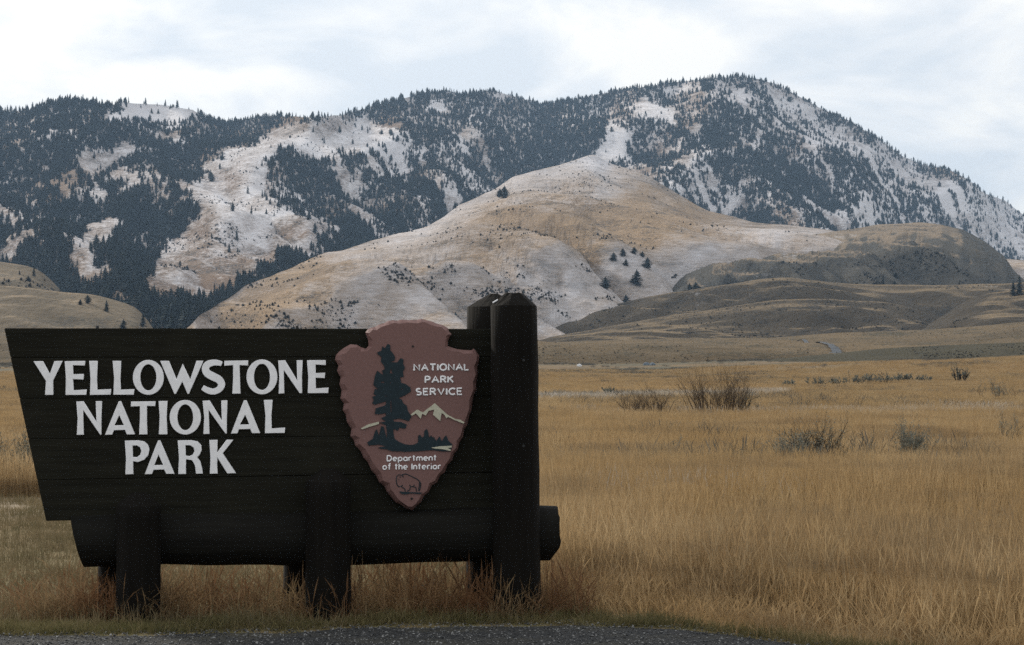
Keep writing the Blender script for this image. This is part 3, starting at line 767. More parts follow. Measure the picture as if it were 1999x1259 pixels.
for lp, yv in ((outer, AB), (outer, AF + 0.040), (mid_, AF + 0.022), (inner, AF)):
    loops.append([bm.verts.new((x, yv + (0.004 * math.sin(3.1 * i) if yv == AF + 0.022 else 0), z)) for i, (x, z) in enumerate(lp)])
for a, b in zip(loops[:-1], loops[1:]):
    for i in range(nn): bm.faces.new((a[i], a[(i + 1) % nn], b[(i + 1) % nn], b[i]))
edges = [bm.edges.get((loops[-1][i], loops[-1][(i + 1) % nn])) for i in range(nn)]
bmesh.ops.triangle_fill(bm, edges=edges, use_beauty=True, normal=(0, -1, 0))
bmesh.ops.recalc_face_normals(bm, faces=bm.faces)
me = bpy.data.meshes.new('arrowhead_plaque'); bm.to_mesh(me); bm.free(); me.materials.append(M_PLAQUE)
plaque = bpy.data.objects.new('arrowhead_plaque', me); COL.objects.link(plaque); plaque.parent = sign
plaque['label'] = 'red-brown arrowhead plaque with tree, mountain and bison'
T5 = lambda q: [(680 + a / 5.036, 650 + b / 5.036) for (a, b) in q]
tree_right = T5([(388, 105), (412, 120), (412, 170), (435, 195), (460, 235), (455, 270), (412, 285), (480, 290), (515, 245), (543, 260), (538, 300), (556, 340), (535, 385), (545, 430), (508, 435), (520, 490), (560, 500), (610, 535),
                 (615, 575), (560, 610), (495, 640), (525, 655), (540, 690), (575, 715), (585, 765), (620, 820), (595, 865), (540, 850), (500, 840), (440, 850), (450, 870), (520, 875), (575, 900), (560, 940), (500, 930), (485, 962),
                 (445, 940), (442, 980), (455, 1040), (500, 1070)])
groundr = [(790, 867), (800, 868.5), (808.4, 867.7), (815.9, 863.5), (816.7, 850), (820, 848.5), (823.7, 854.3), (827.5, 851.8), (828.4, 841), (833, 837), (835.9, 843.5), (837.6, 854.3), (841.7, 849.5), (844.2, 854.3), (846.5, 852.5),
           (851.7, 861), (854.2, 856.8), (858, 852), (862.6, 861.8), (866.8, 853.5), (870.9, 849.6), (875, 860.2), (882.6, 866.8), (880, 881), (863.4, 881), (843.4, 878.5), (813.4, 881), (790, 881.8)]
tree_left = T5([(540, 1165), (430, 1162), (370, 1142), (310, 1137), (295, 1125), (370, 1113), (300, 1096), (200, 1106), (185, 1075), (240, 1040), (265, 960), (280, 945), (300, 1010), (322, 915), (347, 920), (378, 1040), (378, 960), (370, 905), (305, 880),
                (370, 870), (345, 855), (320, 835), (372, 815), (365, 787), (300, 800), (260, 795), (270, 740), (350, 715), (372, 700), (370, 672), (260, 705), (233, 690), (250, 660), (235, 625), (275, 615), (248, 600), (260, 550), (290, 552),
                (245, 510), (265, 410), (285, 370), (310, 392), (345, 412), (330, 370), (358, 355), (350, 320), (320, 280), (325, 235), (290, 210), (283, 190), (325, 175), (335, 130), (360, 150)])
slits = [T5(q) for q in ([(414, 660), (422, 660), (423, 780), (416, 780)], [(405, 395), (420, 345), (433, 398)], [(320, 480), (356, 476), (352, 488), (324, 490)], [(408, 478), (422, 486), (412, 495)], [(512, 555), (540, 540), (532, 558)], [(358, 622), (382, 606), (372, 624)])]
shape('tree_relief', [tree_right + groundr + tree_left] + slits, AF - 0.0005, 0.007, M_NAVY, plaque)
shape('mountain_relief', [[(801.7, 809.3), (814.2, 799.3), (825.9, 805.1), (833.4, 798.4), (837.6, 796), (848.7, 786.8), (858.4, 796), (873.4, 809.3), (888.4, 817.6), (898.5, 819.3), (906.5, 824), (905, 826.8), (886.8, 819.8), (875, 813.8), (871, 816.5),
                           (867.6, 810.1), (861.7, 806), (859.2, 822), (845, 809.3), (847.6, 799.3), (836.7, 801.8), (830.9, 811), (824.2, 807.6), (820.9, 817), (811.7, 806.8), (804.2, 811.5)]], AF - 0.0005, 0.010, M_CREAM, plaque)
shape('snow_ridge_relief', [[(704.3, 836.3), (717.7, 828.7), (739.6, 823), (739.6, 827.6), (722.7, 832.6), (706.8, 838)]], AF - 0.0005, 0.010, M_CREAM, plaque)
shape('lake_relief', [[(841.7, 873.7), (860, 871), (881.8, 870.0), (881.4, 873.4), (873.4, 874.5), (880.3, 877.7), (879.3, 880.4), (866.8, 877.2), (846.7, 875.2)]], AF - 0.0085, 0.004, M_CREAM, plaque)
B9 = lambda q: [(720 + a / 9.683, 870 + b / 9.683) for (a, b) in q]
stroke('bison_relief', [B9(q) for q in ([(655, 590), (625, 555), (560, 550), (528, 580), (518, 640), (520, 690), (540, 745), (565, 775), (610, 768), (640, 745)], [(620, 552), (700, 530), (800, 575), (900, 625), (955, 665), (985, 720), (975, 790), (950, 860)],
       [(960, 680), (955, 760), (945, 800), (945, 860)], [(610, 768), (680, 815), (690, 870)], [(740, 870), (735, 845), (770, 840), (790, 775), (770, 735)], [(790, 775), (840, 770), (862, 735)], [(840, 770), (890, 790), (905, 865)], [(585, 585), (600, 600)], [(560, 635), (572, 640)])],
       AF - 0.001, 0.0034, M_NAVY, plaque)
shape('bison_ground_relief', [B9([(575, 862), (700, 872), (1005, 884), (975, 912), (780, 900), (700, 922), (610, 908)])], AF - 0.0005, 0.006, M_NAVY, plaque)
for (px, py, r_) in ((803.7, 973.5, 0.009), (806, 676, 0.008)):
    x, z = loc(px, py, AF); disc('bolt', x, AF - 0.002, z, r_, 0.008, 'y', M_STEEL, plaque)

# small rounded lettering: strokes on a unit box (x right, y up)
def arc(cx, cy, rx, ry, a0, a1, n=10): return [(cx + rx * math.cos(R(a0 + (a1 - a0) * k / n)), cy + ry * math.sin(R(a0 + (a1 - a0) * k / n))) for k in range(n + 1)]
GL = {
    'N': (.72, [[(0, 0), (0, 1), (.72, 0), (.72, 1)]]), 'A': (.8, [[(0, 0), (.4, 1), (.8, 0)], [(.16, .36), (.64, .36)]]), 'T': (.74, [[(0, 1), (.74, 1)], [(.37, 1), (.37, 0)]]),
    'I': (.0, [[(0, 0), (0, 1)]]), 'O': (.84, [arc(.42, .5, .42, .5, 0, 360, 18)]), 'L': (.52, [[(0, 1), (0, 0), (.52, 0)]]),
    'P': (.55, [[(0, 0), (0, 1), (.28, 1)] + arc(.28, .73, .27, .27, 90, -90)[1:] + [(0, .46)]]), 'R': (.6, [[(0, 0), (0, 1), (.28, 1)] + arc(.28, .74, .27, .26, 90, -90)[1:] + [(0, .48)], [(.28, .48), (.6, 0)]]),
    'K': (.62, [[(0, 0), (0, 1)], [(.6, 1), (.0, .45)], [(.2, .6), (.62, 0)]]), 'S': (.58, [arc(.3, .75, .27, .25, 50, 270, 10) + arc(.29, .25, .29, .25, 90, -140, 10)[1:]]),
    'E': (.54, [[(.54, 1), (0, 1), (0, 0), (.54, 0)], [(0, .52), (.46, .52)]]), 'V': (.76, [[(0, 1), (.38, 0), (.76, 1)]]), 'C': (.68, [arc(.42, .5, .42, .5, 48, 312, 14)]),
    'D': (.66, [[(0, 0), (0, 1), (.2, 1)] + arc(.2, .5, .46, .5, 90, -90, 12)[1:] + [(0, 0)]]),
    'e': (.56, [[(0.02, .34), (.56, .34)] + arc(.28, .33, .28, .33, 5, 310, 14)]), 'p': (.56, [[(0, .66), (0, -.32)], arc(.28, .33, .28, .33, 0, 360, 14)]), 'a': (.56, [arc(.28, .33, .28, .33, 0, 360, 14), [(.56, .66), (.56, 0)]]),
    'r': (.34, [[(0, .66), (0, 0)], arc(.26, .38, .26, .28, 180, 70, 6)]), 't': (.36, [[(.17, 1), (.17, 0)], [(0, .68), (.36, .68)]]), 'm': (.86, [[(0, .66), (0, 0)], arc(.215, .42, .215, .24, 180, 0, 8) + [(.43, 0)], arc(.645, .42, .215, .24, 180, 0, 8) + [(.86, 0)]]),
    'n': (.48, [[(0, .66), (0, 0)], arc(.24, .4, .24, .26, 180, 0, 8) + [(.48, 0)]]), 'h': (.48, [[(0, 1), (0, 0)], arc(.24, .4, .24, .26, 180, 0, 8) + [(.48, 0)]]), 'o': (.58, [arc(.29, .33, .29, .33, 0, 360, 14)]),
    'f': (.36, [[(.38, .98), (.26, 1), (.17, .88), (.17, 0)], [(0, .66), (.36, .66)]]), 'i': (.0, [[(0, .64), (0, 0)], [(0, .9), (0, .96)]]),
}
def small_text(txt, x0, x1, yb0, yb1, h, rad, gap=0.30, space=0.62):
    """letters between pixel columns x0 and x1, baseline from yb0 to yb1, cap height h pixels"""
    wd = 0; place = []
    for ch in txt:
        if ch == ' ': wd += space - gap; continue
        place.append((ch, wd)); wd += GL[ch][0] + gap
    wd -= gap
    kx = (x1 - x0) / wd
    for ch, u in place:
        lines = []
        for ln in GL[ch][1]:
            lines.append([(x0 + (u + a) * kx, yb0 + (yb1 - yb0) * (u + a) / wd - b * h) for (a, b) in ln])
        stroke('letter', lines, AF - 0.002, rad, M_WHITE, plaque)
small_text('NATIONAL', 808.5, 914.5, 723.3, 722.3, 11.6, 0.0068)
small_text('PARK', 830.5, 884.5, 747, 746.3, 11.8, 0.0068)
small_text('SERVICE', 812.5, 901.5, 771, 770, 12.0, 0.0068)
small_text('Department', 756, 851.5, 900, 898.5, 10.4, 0.0050, gap=0.26)
small_text('of the Interior', 747.5, 860, 916.5, 915.5, 10.8, 0.0050, gap=0.28, space=0.75)

# ------------------------------------------------------------------ scattered growth (nobody could count it)
def library(name, makers, mat):
    c = bpy.data.collections.new(name)
    for k, (V, Fc) in enumerate(makers):
        me = bpy.data.meshes.new(name); me.from_pydata(V, [], Fc); me.materials.append(mat)
        c.objects.link(bpy.data.objects.new(name + '_piece', me))
    return c

def scatter(name, pos, rot, scl, idx, coll, label, cat):
    me = bpy.data.meshes.new(name)
    me.vertices.add(len(pos)); me.vertices.foreach_set('co', np.ascontiguousarray(pos, np.float32).reshape(-1))
    a = me.attributes.new('rot', 'FLOAT_VECTOR', 'POINT'); a.data.foreach_set('vector', np.ascontiguousarray(rot, np.float32).reshape(-1))
    a = me.attributes.new('scl', 'FLOAT_VECTOR', 'POINT'); a.data.foreach_set('vector', np.ascontiguousarray(scl, np.float32).reshape(-1))
    a = me.attributes.new('pick', 'INT', 'POINT'); a.data.foreach_set('value', np.ascontiguousarray(idx, np.int32))
    o = bpy.data.objects.new(name, me); COL.objects.link(o)
    g = bpy.data.node_groups.new(name + '_nodes', 'GeometryNodeTree')
    g.interface.new_socket('Geometry', in_out='INPUT', socket_type='NodeSocketGeometry')
    g.interface.new_socket('Geometry', in_out='OUTPUT', socket_type='NodeSocketGeometry')
    gi, go = g.nodes.new('NodeGroupInput'), g.nodes.new('NodeGroupOutput')
    ci = g.nodes.new('GeometryNodeCollectionInfo'); ci.inputs['Collection'].default_value = coll
    ci.inputs['Separate Children'].default_value = True; ci.inputs['Reset Children'].default_value = True
    ip = g.nodes.new('GeometryNodeInstanceOnPoints'); ip.inputs['Pick Instance'].default_value = True
    def na(nm, tp):
        q = g.nodes.new('GeometryNodeInputNamedAttribute'); q.data_type = tp; q.inputs['Name'].default_value = nm
        return q.outputs['Attribute']
    g.links.new(gi.outputs[0], ip.inputs['Points']); g.links.new(ci.outputs[0], ip.inputs['Instance'])
    g.links.new(na('pick', 'INT'), ip.inputs['Instance Index'])
    g.links.new(na('rot', 'FLOAT_VECTOR'), ip.inputs['Rotation']); g.links.new(na('scl', 'FLOAT_VECTOR'), ip.inputs['Scale'])
    g.links.new(ip.outputs[0], go.inputs[0])
    md = o.modifiers.new('scatter', 'NODES'); md.node_group = g
    tag(o, label, cat, kind='stuff')
    return o

def blade(V, Fc, x, y, h, w, lean, ang, face, seg=3, head=0.0):
    b = len(V)
    dx, dy = math.cos(ang) * lean, math.sin(ang) * lean
    fx, fy = math.cos(face) * w / 2, math.sin(face) * w / 2
    for k in range(seg + 1):
        t_ = k / seg; bend = t_ ** 1.8
        ww = 1 - 0.55 * t_ if k < seg else 0.15
        if head and k == seg - 1: ww = head
        px_, py_, pz_ = x + dx * bend * h, y + dy * bend * h, h * t_ * (1 - 0.25 * lean * t_)
        V.append((px_ - fx * ww, py_ - fy * ww, pz_)); V.append((px_ + fx * ww, py_ + fy * ww, pz_))
    for k in range(seg): Fc.append((b + 2 * k, b + 2 * k + 1, b + 2 * k + 3, b + 2 * k + 2))

def clump(n, rad, h0, h1, w, lean, seg=3, head=0.0, hp=0.4):
    V, Fc = [], []
    for _ in range(n):
        a = random.random() * 6.283; r = rad * math.sqrt(random.random())
        hd = head if random.random() < hp else 0.0
        blade(V, Fc, r * math.cos(a), r * math.sin(a), random.uniform(h0, h1), w * random.uniform(.7, 1.3), random.uniform(0.02, lean) , random.gauss(0.4, 1.3), random.random() * 3.14, seg, hd)
    return V, Fc

M_TALL = mat_blades('dry_golden_grass', (0.44, 0.305, 0.148), (0.55, 0.42, 0.25), (0.33, 0.212, 0.105), 0.42, 1 / 5, (0.215, 0.172, 0.118))
M_SHORT = mat_blades('short_dry_grass', (0.30, 0.24, 0.145), (0.20, 0.16, 0.095), (0.13, 0.105, 0.06), 0.3, 1 / 0.5, (0.12, 0.115, 0.06))
M_WEED = mat_blades('reddish_dry_weeds', (0.24, 0.135, 0.072), (0.36, 0.27, 0.15), (0.15, 0.08, 0.045), 0.3, 1 / 0.35)
M_GREEN = mat_blades('short_green_grass', (0.085, 0.09, 0.038), (0.16, 0.14, 0.065), (0.30, 0.24, 0.13), 0.3, 1 / 0.6)
C_TALL = library('tall_grass_clump', [clump(60, 0.26, 0.20, 0.66, 0.0034, 0.36, 4, 1.9, .5) for _ in range(7)], M_TALL)
C_SHORT = library('short_grass_clump', [clump(30, 0.17, 0.04, 0.13, 0.006, 1.0, 2) for _ in range(5)], M_SHORT)
C_WEED = library('weed_clump', [clump(15, 0.10, 0.12, 0.44, 0.0038, 0.95, 4, 2.4, .6) for _ in range(5)], M_WEED)
C_GREEN = library('green_grass_clump', [clump(30, 0.12, 0.03, 0.10, 0.005, 0.9, 2) for _ in range(4)], M_GREEN)

def fan(n, d0, d1, smax=0.36):
    d = np.sqrt(rng.uniform(d0 * d0, d1 * d1, n)); s_ = rng.uniform(-smax, smax, n)
    return s_ * d, d
def finish(X, Y, sx, sz):
    P = np.stack([X, Y, ground_z(X, Y) - 0.01], -1)
    rot = np.stack([np.zeros_like(X), np.zeros_like(X), rng.uniform(0, 6.283, len(X))], -1)
    return P, rot, np.stack([sx, sx, sz], -1), rng.integers(0, 4, len(X))
# tall meadow grass
SHRUB_SPOTS = [ground_at(a, b)[:2] + (w / F * ground_at(a, b)[1],) for (a, b, w) in ((1400, 822, 150), (1264, 826, 110), (1462, 822, 44), (1600, 936, 130), (1540, 944, 90), (1692, 922, 40), (1722, 934, 70), (1780, 936, 70), (1314, 918, 50), (1382, 885, 40), (1972, 888, 60), (1948, 790, 74), (28, 948, 90), (62, 955, 60))]
Xs, Ys, SX, SZ = [], [], [], []
for (n_, d0, d1, kx) in ((17000, 10.8, 34, 1.0), (19000, 34, 80, 1.5), (42000, 80, 330, 3.0), (30000, 330, 470, 4.5)):
    X, Y = fan(n_, d0, d1)
    PX, PY = px_of(X, Y, 0 * X)
    k = Y > road_edge(X) + 0.12 + 0.5 * fbm(X * 1.2, Y * 1.2, 71, 2)
    # the mown patch left of and under the sign
    mown = (PX < np.interp(Y, [13, 14.5, 16, 24, 30], [1120, 1085, 1050, 1000, 980])) & (Y < 27 + 5 * (fbm(X / 2, Y / 2, 72, 2) - .5))
    k &= ~mown
    patch = fbm(X / 3.5, Y / 6, 73, 3)
    k &= rng.random(n_) < sstep(0.25, 0.42, patch) * 0.85 + 0.15
    gap = .9 * np.exp(-((PX - 1480) / 360) ** 2 - ((PY - 952) / 16) ** 2) + np.exp(-((PX - 1200) / 400) ** 2 - ((PY - 775) / 5) ** 2)
    k &= rng.random(n_) > gap
    if d0 > 300: k &= rng.random(n_) > sstep(.40, .56, fbm(X / 30, Y / 22, 9, 4)) * sstep(350, 430, Y)
    for (sx_, sy_, sw_) in SHRUB_SPOTS:
        near = (np.abs(X - sx_) < sw_ * .55) & (Y > sy_ - (1.6 if sy_ < 50 else 3.5)) & (Y < sy_ + .5)
        k &= ~(near & (rng.random(n_) < .88))
    X, Y = X[k], Y[k]
    hgt = (0.62 + 0.75 * fbm(X / 5, Y / 8, 74, 3)) * rng.uniform(0.8, 1.15, len(X)) * sstep(0.2, 2.2, Y - road_edge(X) + 0.35)
    Xs.append(X); Ys.append(Y); SX.append(kx * rng.uniform(.8, 1.3, len(X))); SZ.append(np.maximum(hgt, .35))
X, Y = np.concatenate(Xs), np.concatenate(Ys)
P, rot, scl, ix = finish(X, Y, np.concatenate(SX), np.concatenate(SZ)); ix = rng.integers(0, 7, len(X))
PX, PY = px_of(X, Y, P[:, 2] + .4 * scl[:, 2])
pale_k = np.exp(-((PY - 771 + (PX - 1050) * .022) / 3.6) ** 2) * (PX > 850) * (PX < 1540) * 1.5
pale_k = np.maximum(pale_k, np.exp(-((PX - 1330) / 170) ** 2 - ((PY - 944) / 7) ** 2) * .35)
pale_k = np.maximum(pale_k, np.exp(-((PX - 1900) / 70) ** 2 - ((PY - 790) / 5) ** 2))
pale_k = np.maximum(pale_k, np.exp(-((PX - 1650) / 500) ** 2 - ((PY - 800) / 4) ** 2) * .7)
pk = rng.random(len(X)) < pale_k
M_PALE = mat_blades('bleached_grass', (0.52, 0.46, 0.38), (0.56, 0.51, 0.45), (0.4, 0.33, 0.24), .35)
C_PALE = library('bleached_grass_clump', [clump(48, 0.25, 0.26, 0.6, 0.0045, 0.4, 4, 1.8, .5) for _ in range(7)], M_PALE)
scatter('bleached_grass', P[pk], rot[pk], scl[pk], ix[pk], C_PALE, 'pale bleached grass along the creek line and in patches', 'grass')
P, rot, scl, ix = P[~pk], rot[~pk], scl[~pk], ix[~pk]
scatter('grass', P, rot, scl, ix, C_TALL, 'tall dry golden grass filling the meadow', 'grass')
# short turf left and under the sign
X, Y = fan(9000, 13.0, 32)
PX, PY = px_of(X, Y, 0 * X)
k = (Y > road_edge(X) - 0.02) & (PX < 1150)
X, Y = X[k], Y[k]
P, rot, scl, ix = finish(X, Y, rng.uniform(.8, 1.3, len(X)), rng.uniform(.6, 1.5, len(X)))
scatter('short_grass', P, rot, scl, ix, C_SHORT, 'short dry turf around the foot of the sign', 'grass')
# weeds
wx, wy, wz = [], [], []
for (px0, px1, y0, y1, n_, s0, s1) in ((50, 330, 13.35, 14.1, 110, .4, 1.0), (300, 620, 13.45, 14.3, 95, .35, 1.0), (660, 960, 13.5, 14.4, 150, .4, 1.25), (1040, 1150, 13.6, 14.4, 50, .5, 1.1), (-300, 100, 13.4, 15, 40, .4, .8), (100, 900, 14.2, 17, 90, .3, .7), (215, 330, 13.38, 13.6, 34, .3, .8), (585, 700, 13.4, 13.6, 30, .25, .7), (945, 1070, 13.45, 13.75, 40, .3, .9)):
    yy = rng.uniform(y0, y1, n_); xx = (rng.uniform(px0, px1, n_) - CX) / F * yy
    wx.append(xx); wy.append(yy); wz.append(rng.uniform(s0, s1, n_))
X, Y, Z = map(np.concatenate, (wx, wy, wz))
P, rot, scl, ix = finish(X, Y, rng.uniform(.8, 1.3, len(X)), Z)
scatter('weeds', P, rot, scl, ix, C_WEED, 'reddish dry weeds around the sign posts', 'weeds')
# green fringe along the gravel
X = rng.uniform(-5.5, 5.5, 1700); Y = road_edge(X) + np.abs(rng.normal(0, .24, 1700)) - 0.10 + 0.22 * (fbm(X * 1.7, X * 0, 91, 3) - .5)
P, rot, scl, ix = finish(X, Y, rng.uniform(.7, 1.3, len(X)), rng.uniform(.3, 1.1, len(X)) * (0.4 + 1.2 * fbm(X * 2.5, Y * 2.5, 93, 2)))
scatter('green_grass', P, rot, scl, ix, C_GREEN, 'short green grass along the gravel edge', 'grass')
# loose stones on the gravel
def pebble():
    bm = bmesh.new(); bmesh.ops.create_icosphere(bm, subdivisions=1, radius=1.0)
    for v in bm.verts: v.co *= random.uniform(.7, 1.2); v.co.z *= 0.65
    V = [tuple(v.co) for v in bm.verts]; Fc = [tuple(q.index for q in f.verts) for f in bm.faces]; bm.free()
    return V, Fc
t = NT('grey_pebbles'); r_ = t.n('ShaderNodeObjectInfo').outputs['Random']
M_PEB = t.bsdf(t.mix(t.rng(r_, 0.35, 1.0), (0.04, 0.042, 0.045), (0.26, 0.26, 0.255)), 0.8, 0.3)
C_PEB = library('pebble', [pebble() for _ in range(5)], M_PEB)
X = rng.uniform(-5.2, 5.2, 26000); Y = rng.uniform(11.2, 14.0, 26000); k = Y < road_edge(X) + 0.05 + 0.12 * rng.random(26000); X, Y = X[k], Y[k]
P = np.stack([X, Y, ground_z(X, Y) + 0.010], -1); s_ = 0.0035 + 0.006 * rng.random(len(X)) ** 3
scatter('gravel', P, rng.uniform(0, 6.28, (len(X), 3)) * np.array([.1, .1, 1]), np.stack([s_ * rng.uniform(.8, 1.4, len(X)), s_, s_], -1), rng.integers(0, 5, len(X)), C_PEB, 'loose grey gravel stones on the pull-out', 'gravel')

# ------------------------------------------------------------------ shrubs
M_TWIG = mat_flat('brown_twigs', (0.085, 0.062, 0.042), 0.9, 0.1, 0.3, 8)
M_TWIGG = mat_flat('grey_sage_twigs', (0.085, 0.08, 0.072), 0.9, 0.1, 0.35, 8)
M_TWIGD = mat_flat('dark_dead_twigs', (0.028, 0.026, 0.022), 0.9, 0.1, 0.35, 8)
M_SAGE = mat_flat('grey_sage_leaves', (0.16, 0.165, 0.135), 0.95, 0.05, 0.3, 6)
def prism(V, Fc, a, b, ra, rb):
    d = (b - a).normalized(); u = d.orthogonal().normalized(); v = d.cross(u); k = len(V)
    for p, r in ((a, ra), (b, rb)):
        for j in range(3): V.append(tuple(p + (u * math.cos(j * 2.094) + v * math.sin(j * 2.094)) * r))
    for j in range(3): Fc.append((k + j, k + (j + 1) % 3, k + 3 + (j + 1) % 3, k + 3 + j))
def grow(V, Fc, L, p, d, ln, r, lev, wig, leafs):
    nseg = 3
    for k in range(nseg):
        d2 = (d + Vector((random.gauss(0, wig), random.gauss(0, wig), random.gauss(0.06, wig * .6)))).normalized()
        q = p + d2 * ln / nseg; r2 = r * 0.82
        prism(V, Fc, p, q, r, r2)
        if leafs and lev <= 1 and random.random() < leafs:
            for _ in range(3): L.append((q + Vector((random.gauss(0, .02), random.gauss(0, .02), random.gauss(0, .02)))))
        if lev > 0 and (k > 0 or random.random() < .5):
            for _ in range(random.choice((1, 2))):
                s_ = (d2 + Vector((random.gauss(0, .55), random.gauss(0, .55), random.gauss(.15, .4)))).normalized()
                grow(V, Fc, L, q, s_, ln * random.uniform(.45, .75), r2 * .62, lev - 1, wig, leafs)
        p, d, r = q, d2, r2
def shrub(name, px, py, wpx, hpx, label, mat, stems, lev, spread, wig, rad, leafs=0.0, group=None, cat='shrub', d=None, sheet=None):
    x, d, z = ground_at(px, py)
    w, h = wpx / F * d, hpx / F * d * 1.12; rad *= 1.7 if d < 120 else 1.7 * d / 160
    o = empty(name, (x, d, z - 0.01))
    st, L = [], []
    for _ in range(stems):
        V, Fc = [], []
        a = random.random() * 6.283; rr = w * 0.36 * math.sqrt(random.random())
        s_ = Vector((math.cos(a) * spread * .5 * random.random(), math.sin(a) * spread * .5 * random.random(), 1)).normalized()
        grow(V, Fc, L, Vector((rr * math.cos(a), rr * math.sin(a), 0)), s_, h * random.uniform(.45, .8), rad, lev, wig, leafs)
        st.append((np.array(V), Fc))
    A = np.concatenate([q[0] for q in st])
    kx = (w / 2) / np.percentile(np.abs(A[:, 0]), 97); kz = h / np.percentile(A[:, 2], 94)
    for A, Fc in st: mesh_obj('stem', A * (kx, kx, kz), Fc, mat, o)
    if L:
        LV, LF = [], []
        for p in L:
            p = Vector((p.x * kx, p.y * kx, p.z * kz)); k = len(LV); s_ = random.uniform(.012, .03) * max(1, d / 45)
            u = Vector((random.gauss(0, 1), random.gauss(0, 1), random.gauss(0, 1))).normalized(); v = u.orthogonal().normalized()
            for c_ in (u * s_ * .5, v * s_ * .3, -u * s_ * .5, -v * s_ * .3): LV.append(p + c_)
            LF.append((k, k + 1, k + 2, k + 3))
        tag(mesh_obj('leaves', LV, LF, M_SAGE, o), kind='stuff')
    tag(o, label, cat, group)
    return o
shrub('willow_bush', 1400, 822, 150, 92, 'large bare brown willow bush in mid-meadow', M_TWIG, 90, 2, 1.1, .10, .008)
shrub('willow_bush', 1264, 826, 110, 58, 'lower bare brown bush beside the large willow bush', M_TWIG, 44, 2, .9, .13, .009)
shrub('dead_bush', 1462, 822, 44, 50, 'small dark bush hugging the right flank of the large willow bush', M_TWIGD, 8, 2, .8, .18, .014, .4)
shrub('sagebrush', 1600, 936, 120, 92, 'dark bare sagebrush with black crooked stems in the near meadow', M_TWIGD, 44, 2, .6, .22, .009, .25)
shrub('sagebrush', 1540, 944, 80, 70, 'grey sagebrush just left of the dark bare sagebrush', M_TWIGG, 34, 2, .8, .2, .007, .9)
shrub('sagebrush', 1692, 922, 34, 78, 'thin upright dark sage stem right of the dark bare sagebrush', M_TWIGD, 3, 2, .3, .2, .010, .15)
shrub('sagebrush', 1722, 934, 70, 50, 'small grey sagebrush between the thin stem and the pale sagebrush', M_TWIGG, 9, 2, .9, .2, .008, .6)
shrub('sagebrush', 1780, 936, 66, 82, 'pale silvery sagebrush rightmost of the near sagebrush row', M_TWIGG, 36, 2, .6, .16, .006, .9)
shrub('sagebrush', 1314, 918, 46, 48, 'small dark sagebrush below the bare willow bushes', M_TWIGD, 10, 2, .9, .2, .009, .8)
shrub('dry_stalk', 1382, 885, 40, 62, 'thin bare upright stalk just below the large willow bush', M_TWIGG, 3, 2, .6, .2, .009, .1)
shrub('dry_stalk', 1355, 892, 60, 26, 'low slanting bare stalk below the large willow bush', M_TWIGD, 3, 1, 1.6, .2, .009)
shrub('sagebrush', 1972, 888, 60, 62, 'sparse grey-green sagebrush at the right edge of the near meadow', M_TWIGG, 8, 2, .8, .2, .008, .7)
shrub('sagebrush', 1948, 790, 74, 38, 'rounded dark brown shrub near the right edge of the meadow', M_TWIG, 16, 2, 1.0, .14, .014, .3)
shrub('sagebrush', 1876, 746, 34, 24, 'small dark grey shrub standing alone below the sage bank', M_TWIGD, 10, 2, .9, .15, .05, .5, d=330)
shrub('sagebrush', 28, 948, 96, 74, 'dark sagebrush left of the sign board', M_TWIGD, 34, 2, .9, .2, .009, .6)
shrub('sagebrush', 62, 955, 50, 74, 'taller dark sagebrush touching the slanted end of the sign board', M_TWIGD, 14, 2, .6, .2, .008, .5)
shrub('sagebrush', 1075, 826, 40, 26, 'small grey shrub right beside the tall sign post', M_TWIGG, 8, 2, .9, .2, .012, .4)
shrub('sagebrush', 1132, 823, 44, 24, 'small grey-brown shrub between the tall sign post and the willow bushes', M_TWIGG, 8, 2, .9, .2, .012, .4)
for k_, (a, b, w_, h_) in enumerate([(1596, 757, 40, 16), (1630, 756, 36, 14), (1668, 754, 44, 18), (1708, 752, 40, 17), (1738, 751, 46, 18), (1768, 749, 40, 15), (1800, 748, 36, 12), (1534, 758, 30, 12), (1190, 774, 26, 14)]):
    shrub('sagebrush', a, b, w_, h_, 'grey-green sagebrush in the low row along the far creek line' if k_ < 8 else 'dark low shrub on the pale creek line left of the willow bushes', M_TWIGG, 9, 2, 1.0, .15, .03, .8, 'sagebrush along the far creek' if k_ < 8 else None, d=190)

# ------------------------------------------------------------------ boulders far out in the meadow
M_ROCKW = mat_flat('white_rock', (0.62, 0.62, 0.62), 0.85, 0.2, 0.15, 2)
M_ROCKB = mat_flat('blue_grey_rock', (0.13, 0.155, 0.18), 0.85, 0.2, 0.2, 2)
def rock(px, py, wpx, hpx, mat, label):
    x, d, z = ground_at(px, py)
    bm = bmesh.new(); bmesh.ops.create_icosphere(bm, subdivisions=3, radius=1.0)
    for v in bm.verts:
        q = v.co.copy(); v.co *= 1 + 0.35 * mnoise.noise(q * 1.6 + Vector((px, 0, 0)))
        v.co = Vector((v.co.x * wpx / 2 / F * d, v.co.y * wpx / 2.4 / F * d, max(v.co.z, -.3) * hpx / 1.3 / F * d))
    me = bpy.data.meshes.new('boulder'); bm.to_mesh(me); bm.free(); me.materials.append(mat)
    o = bpy.data.objects.new('boulder', me); COL.objects.link(o); o.location = (x, d, z + 0.1)
    tag(o, label, 'boulder')
rock(1131, 715.5, 11, 5, M_ROCKW, 'small white boulder in the far meadow by the tall post')
rock(1262, 713, 14, 7, M_ROCKB, 'blue-grey boulder, left one of a touching pair')
rock(1274, 713, 12, 6, M_ROCKB, 'blue-grey boulder, right one of a touching pair')

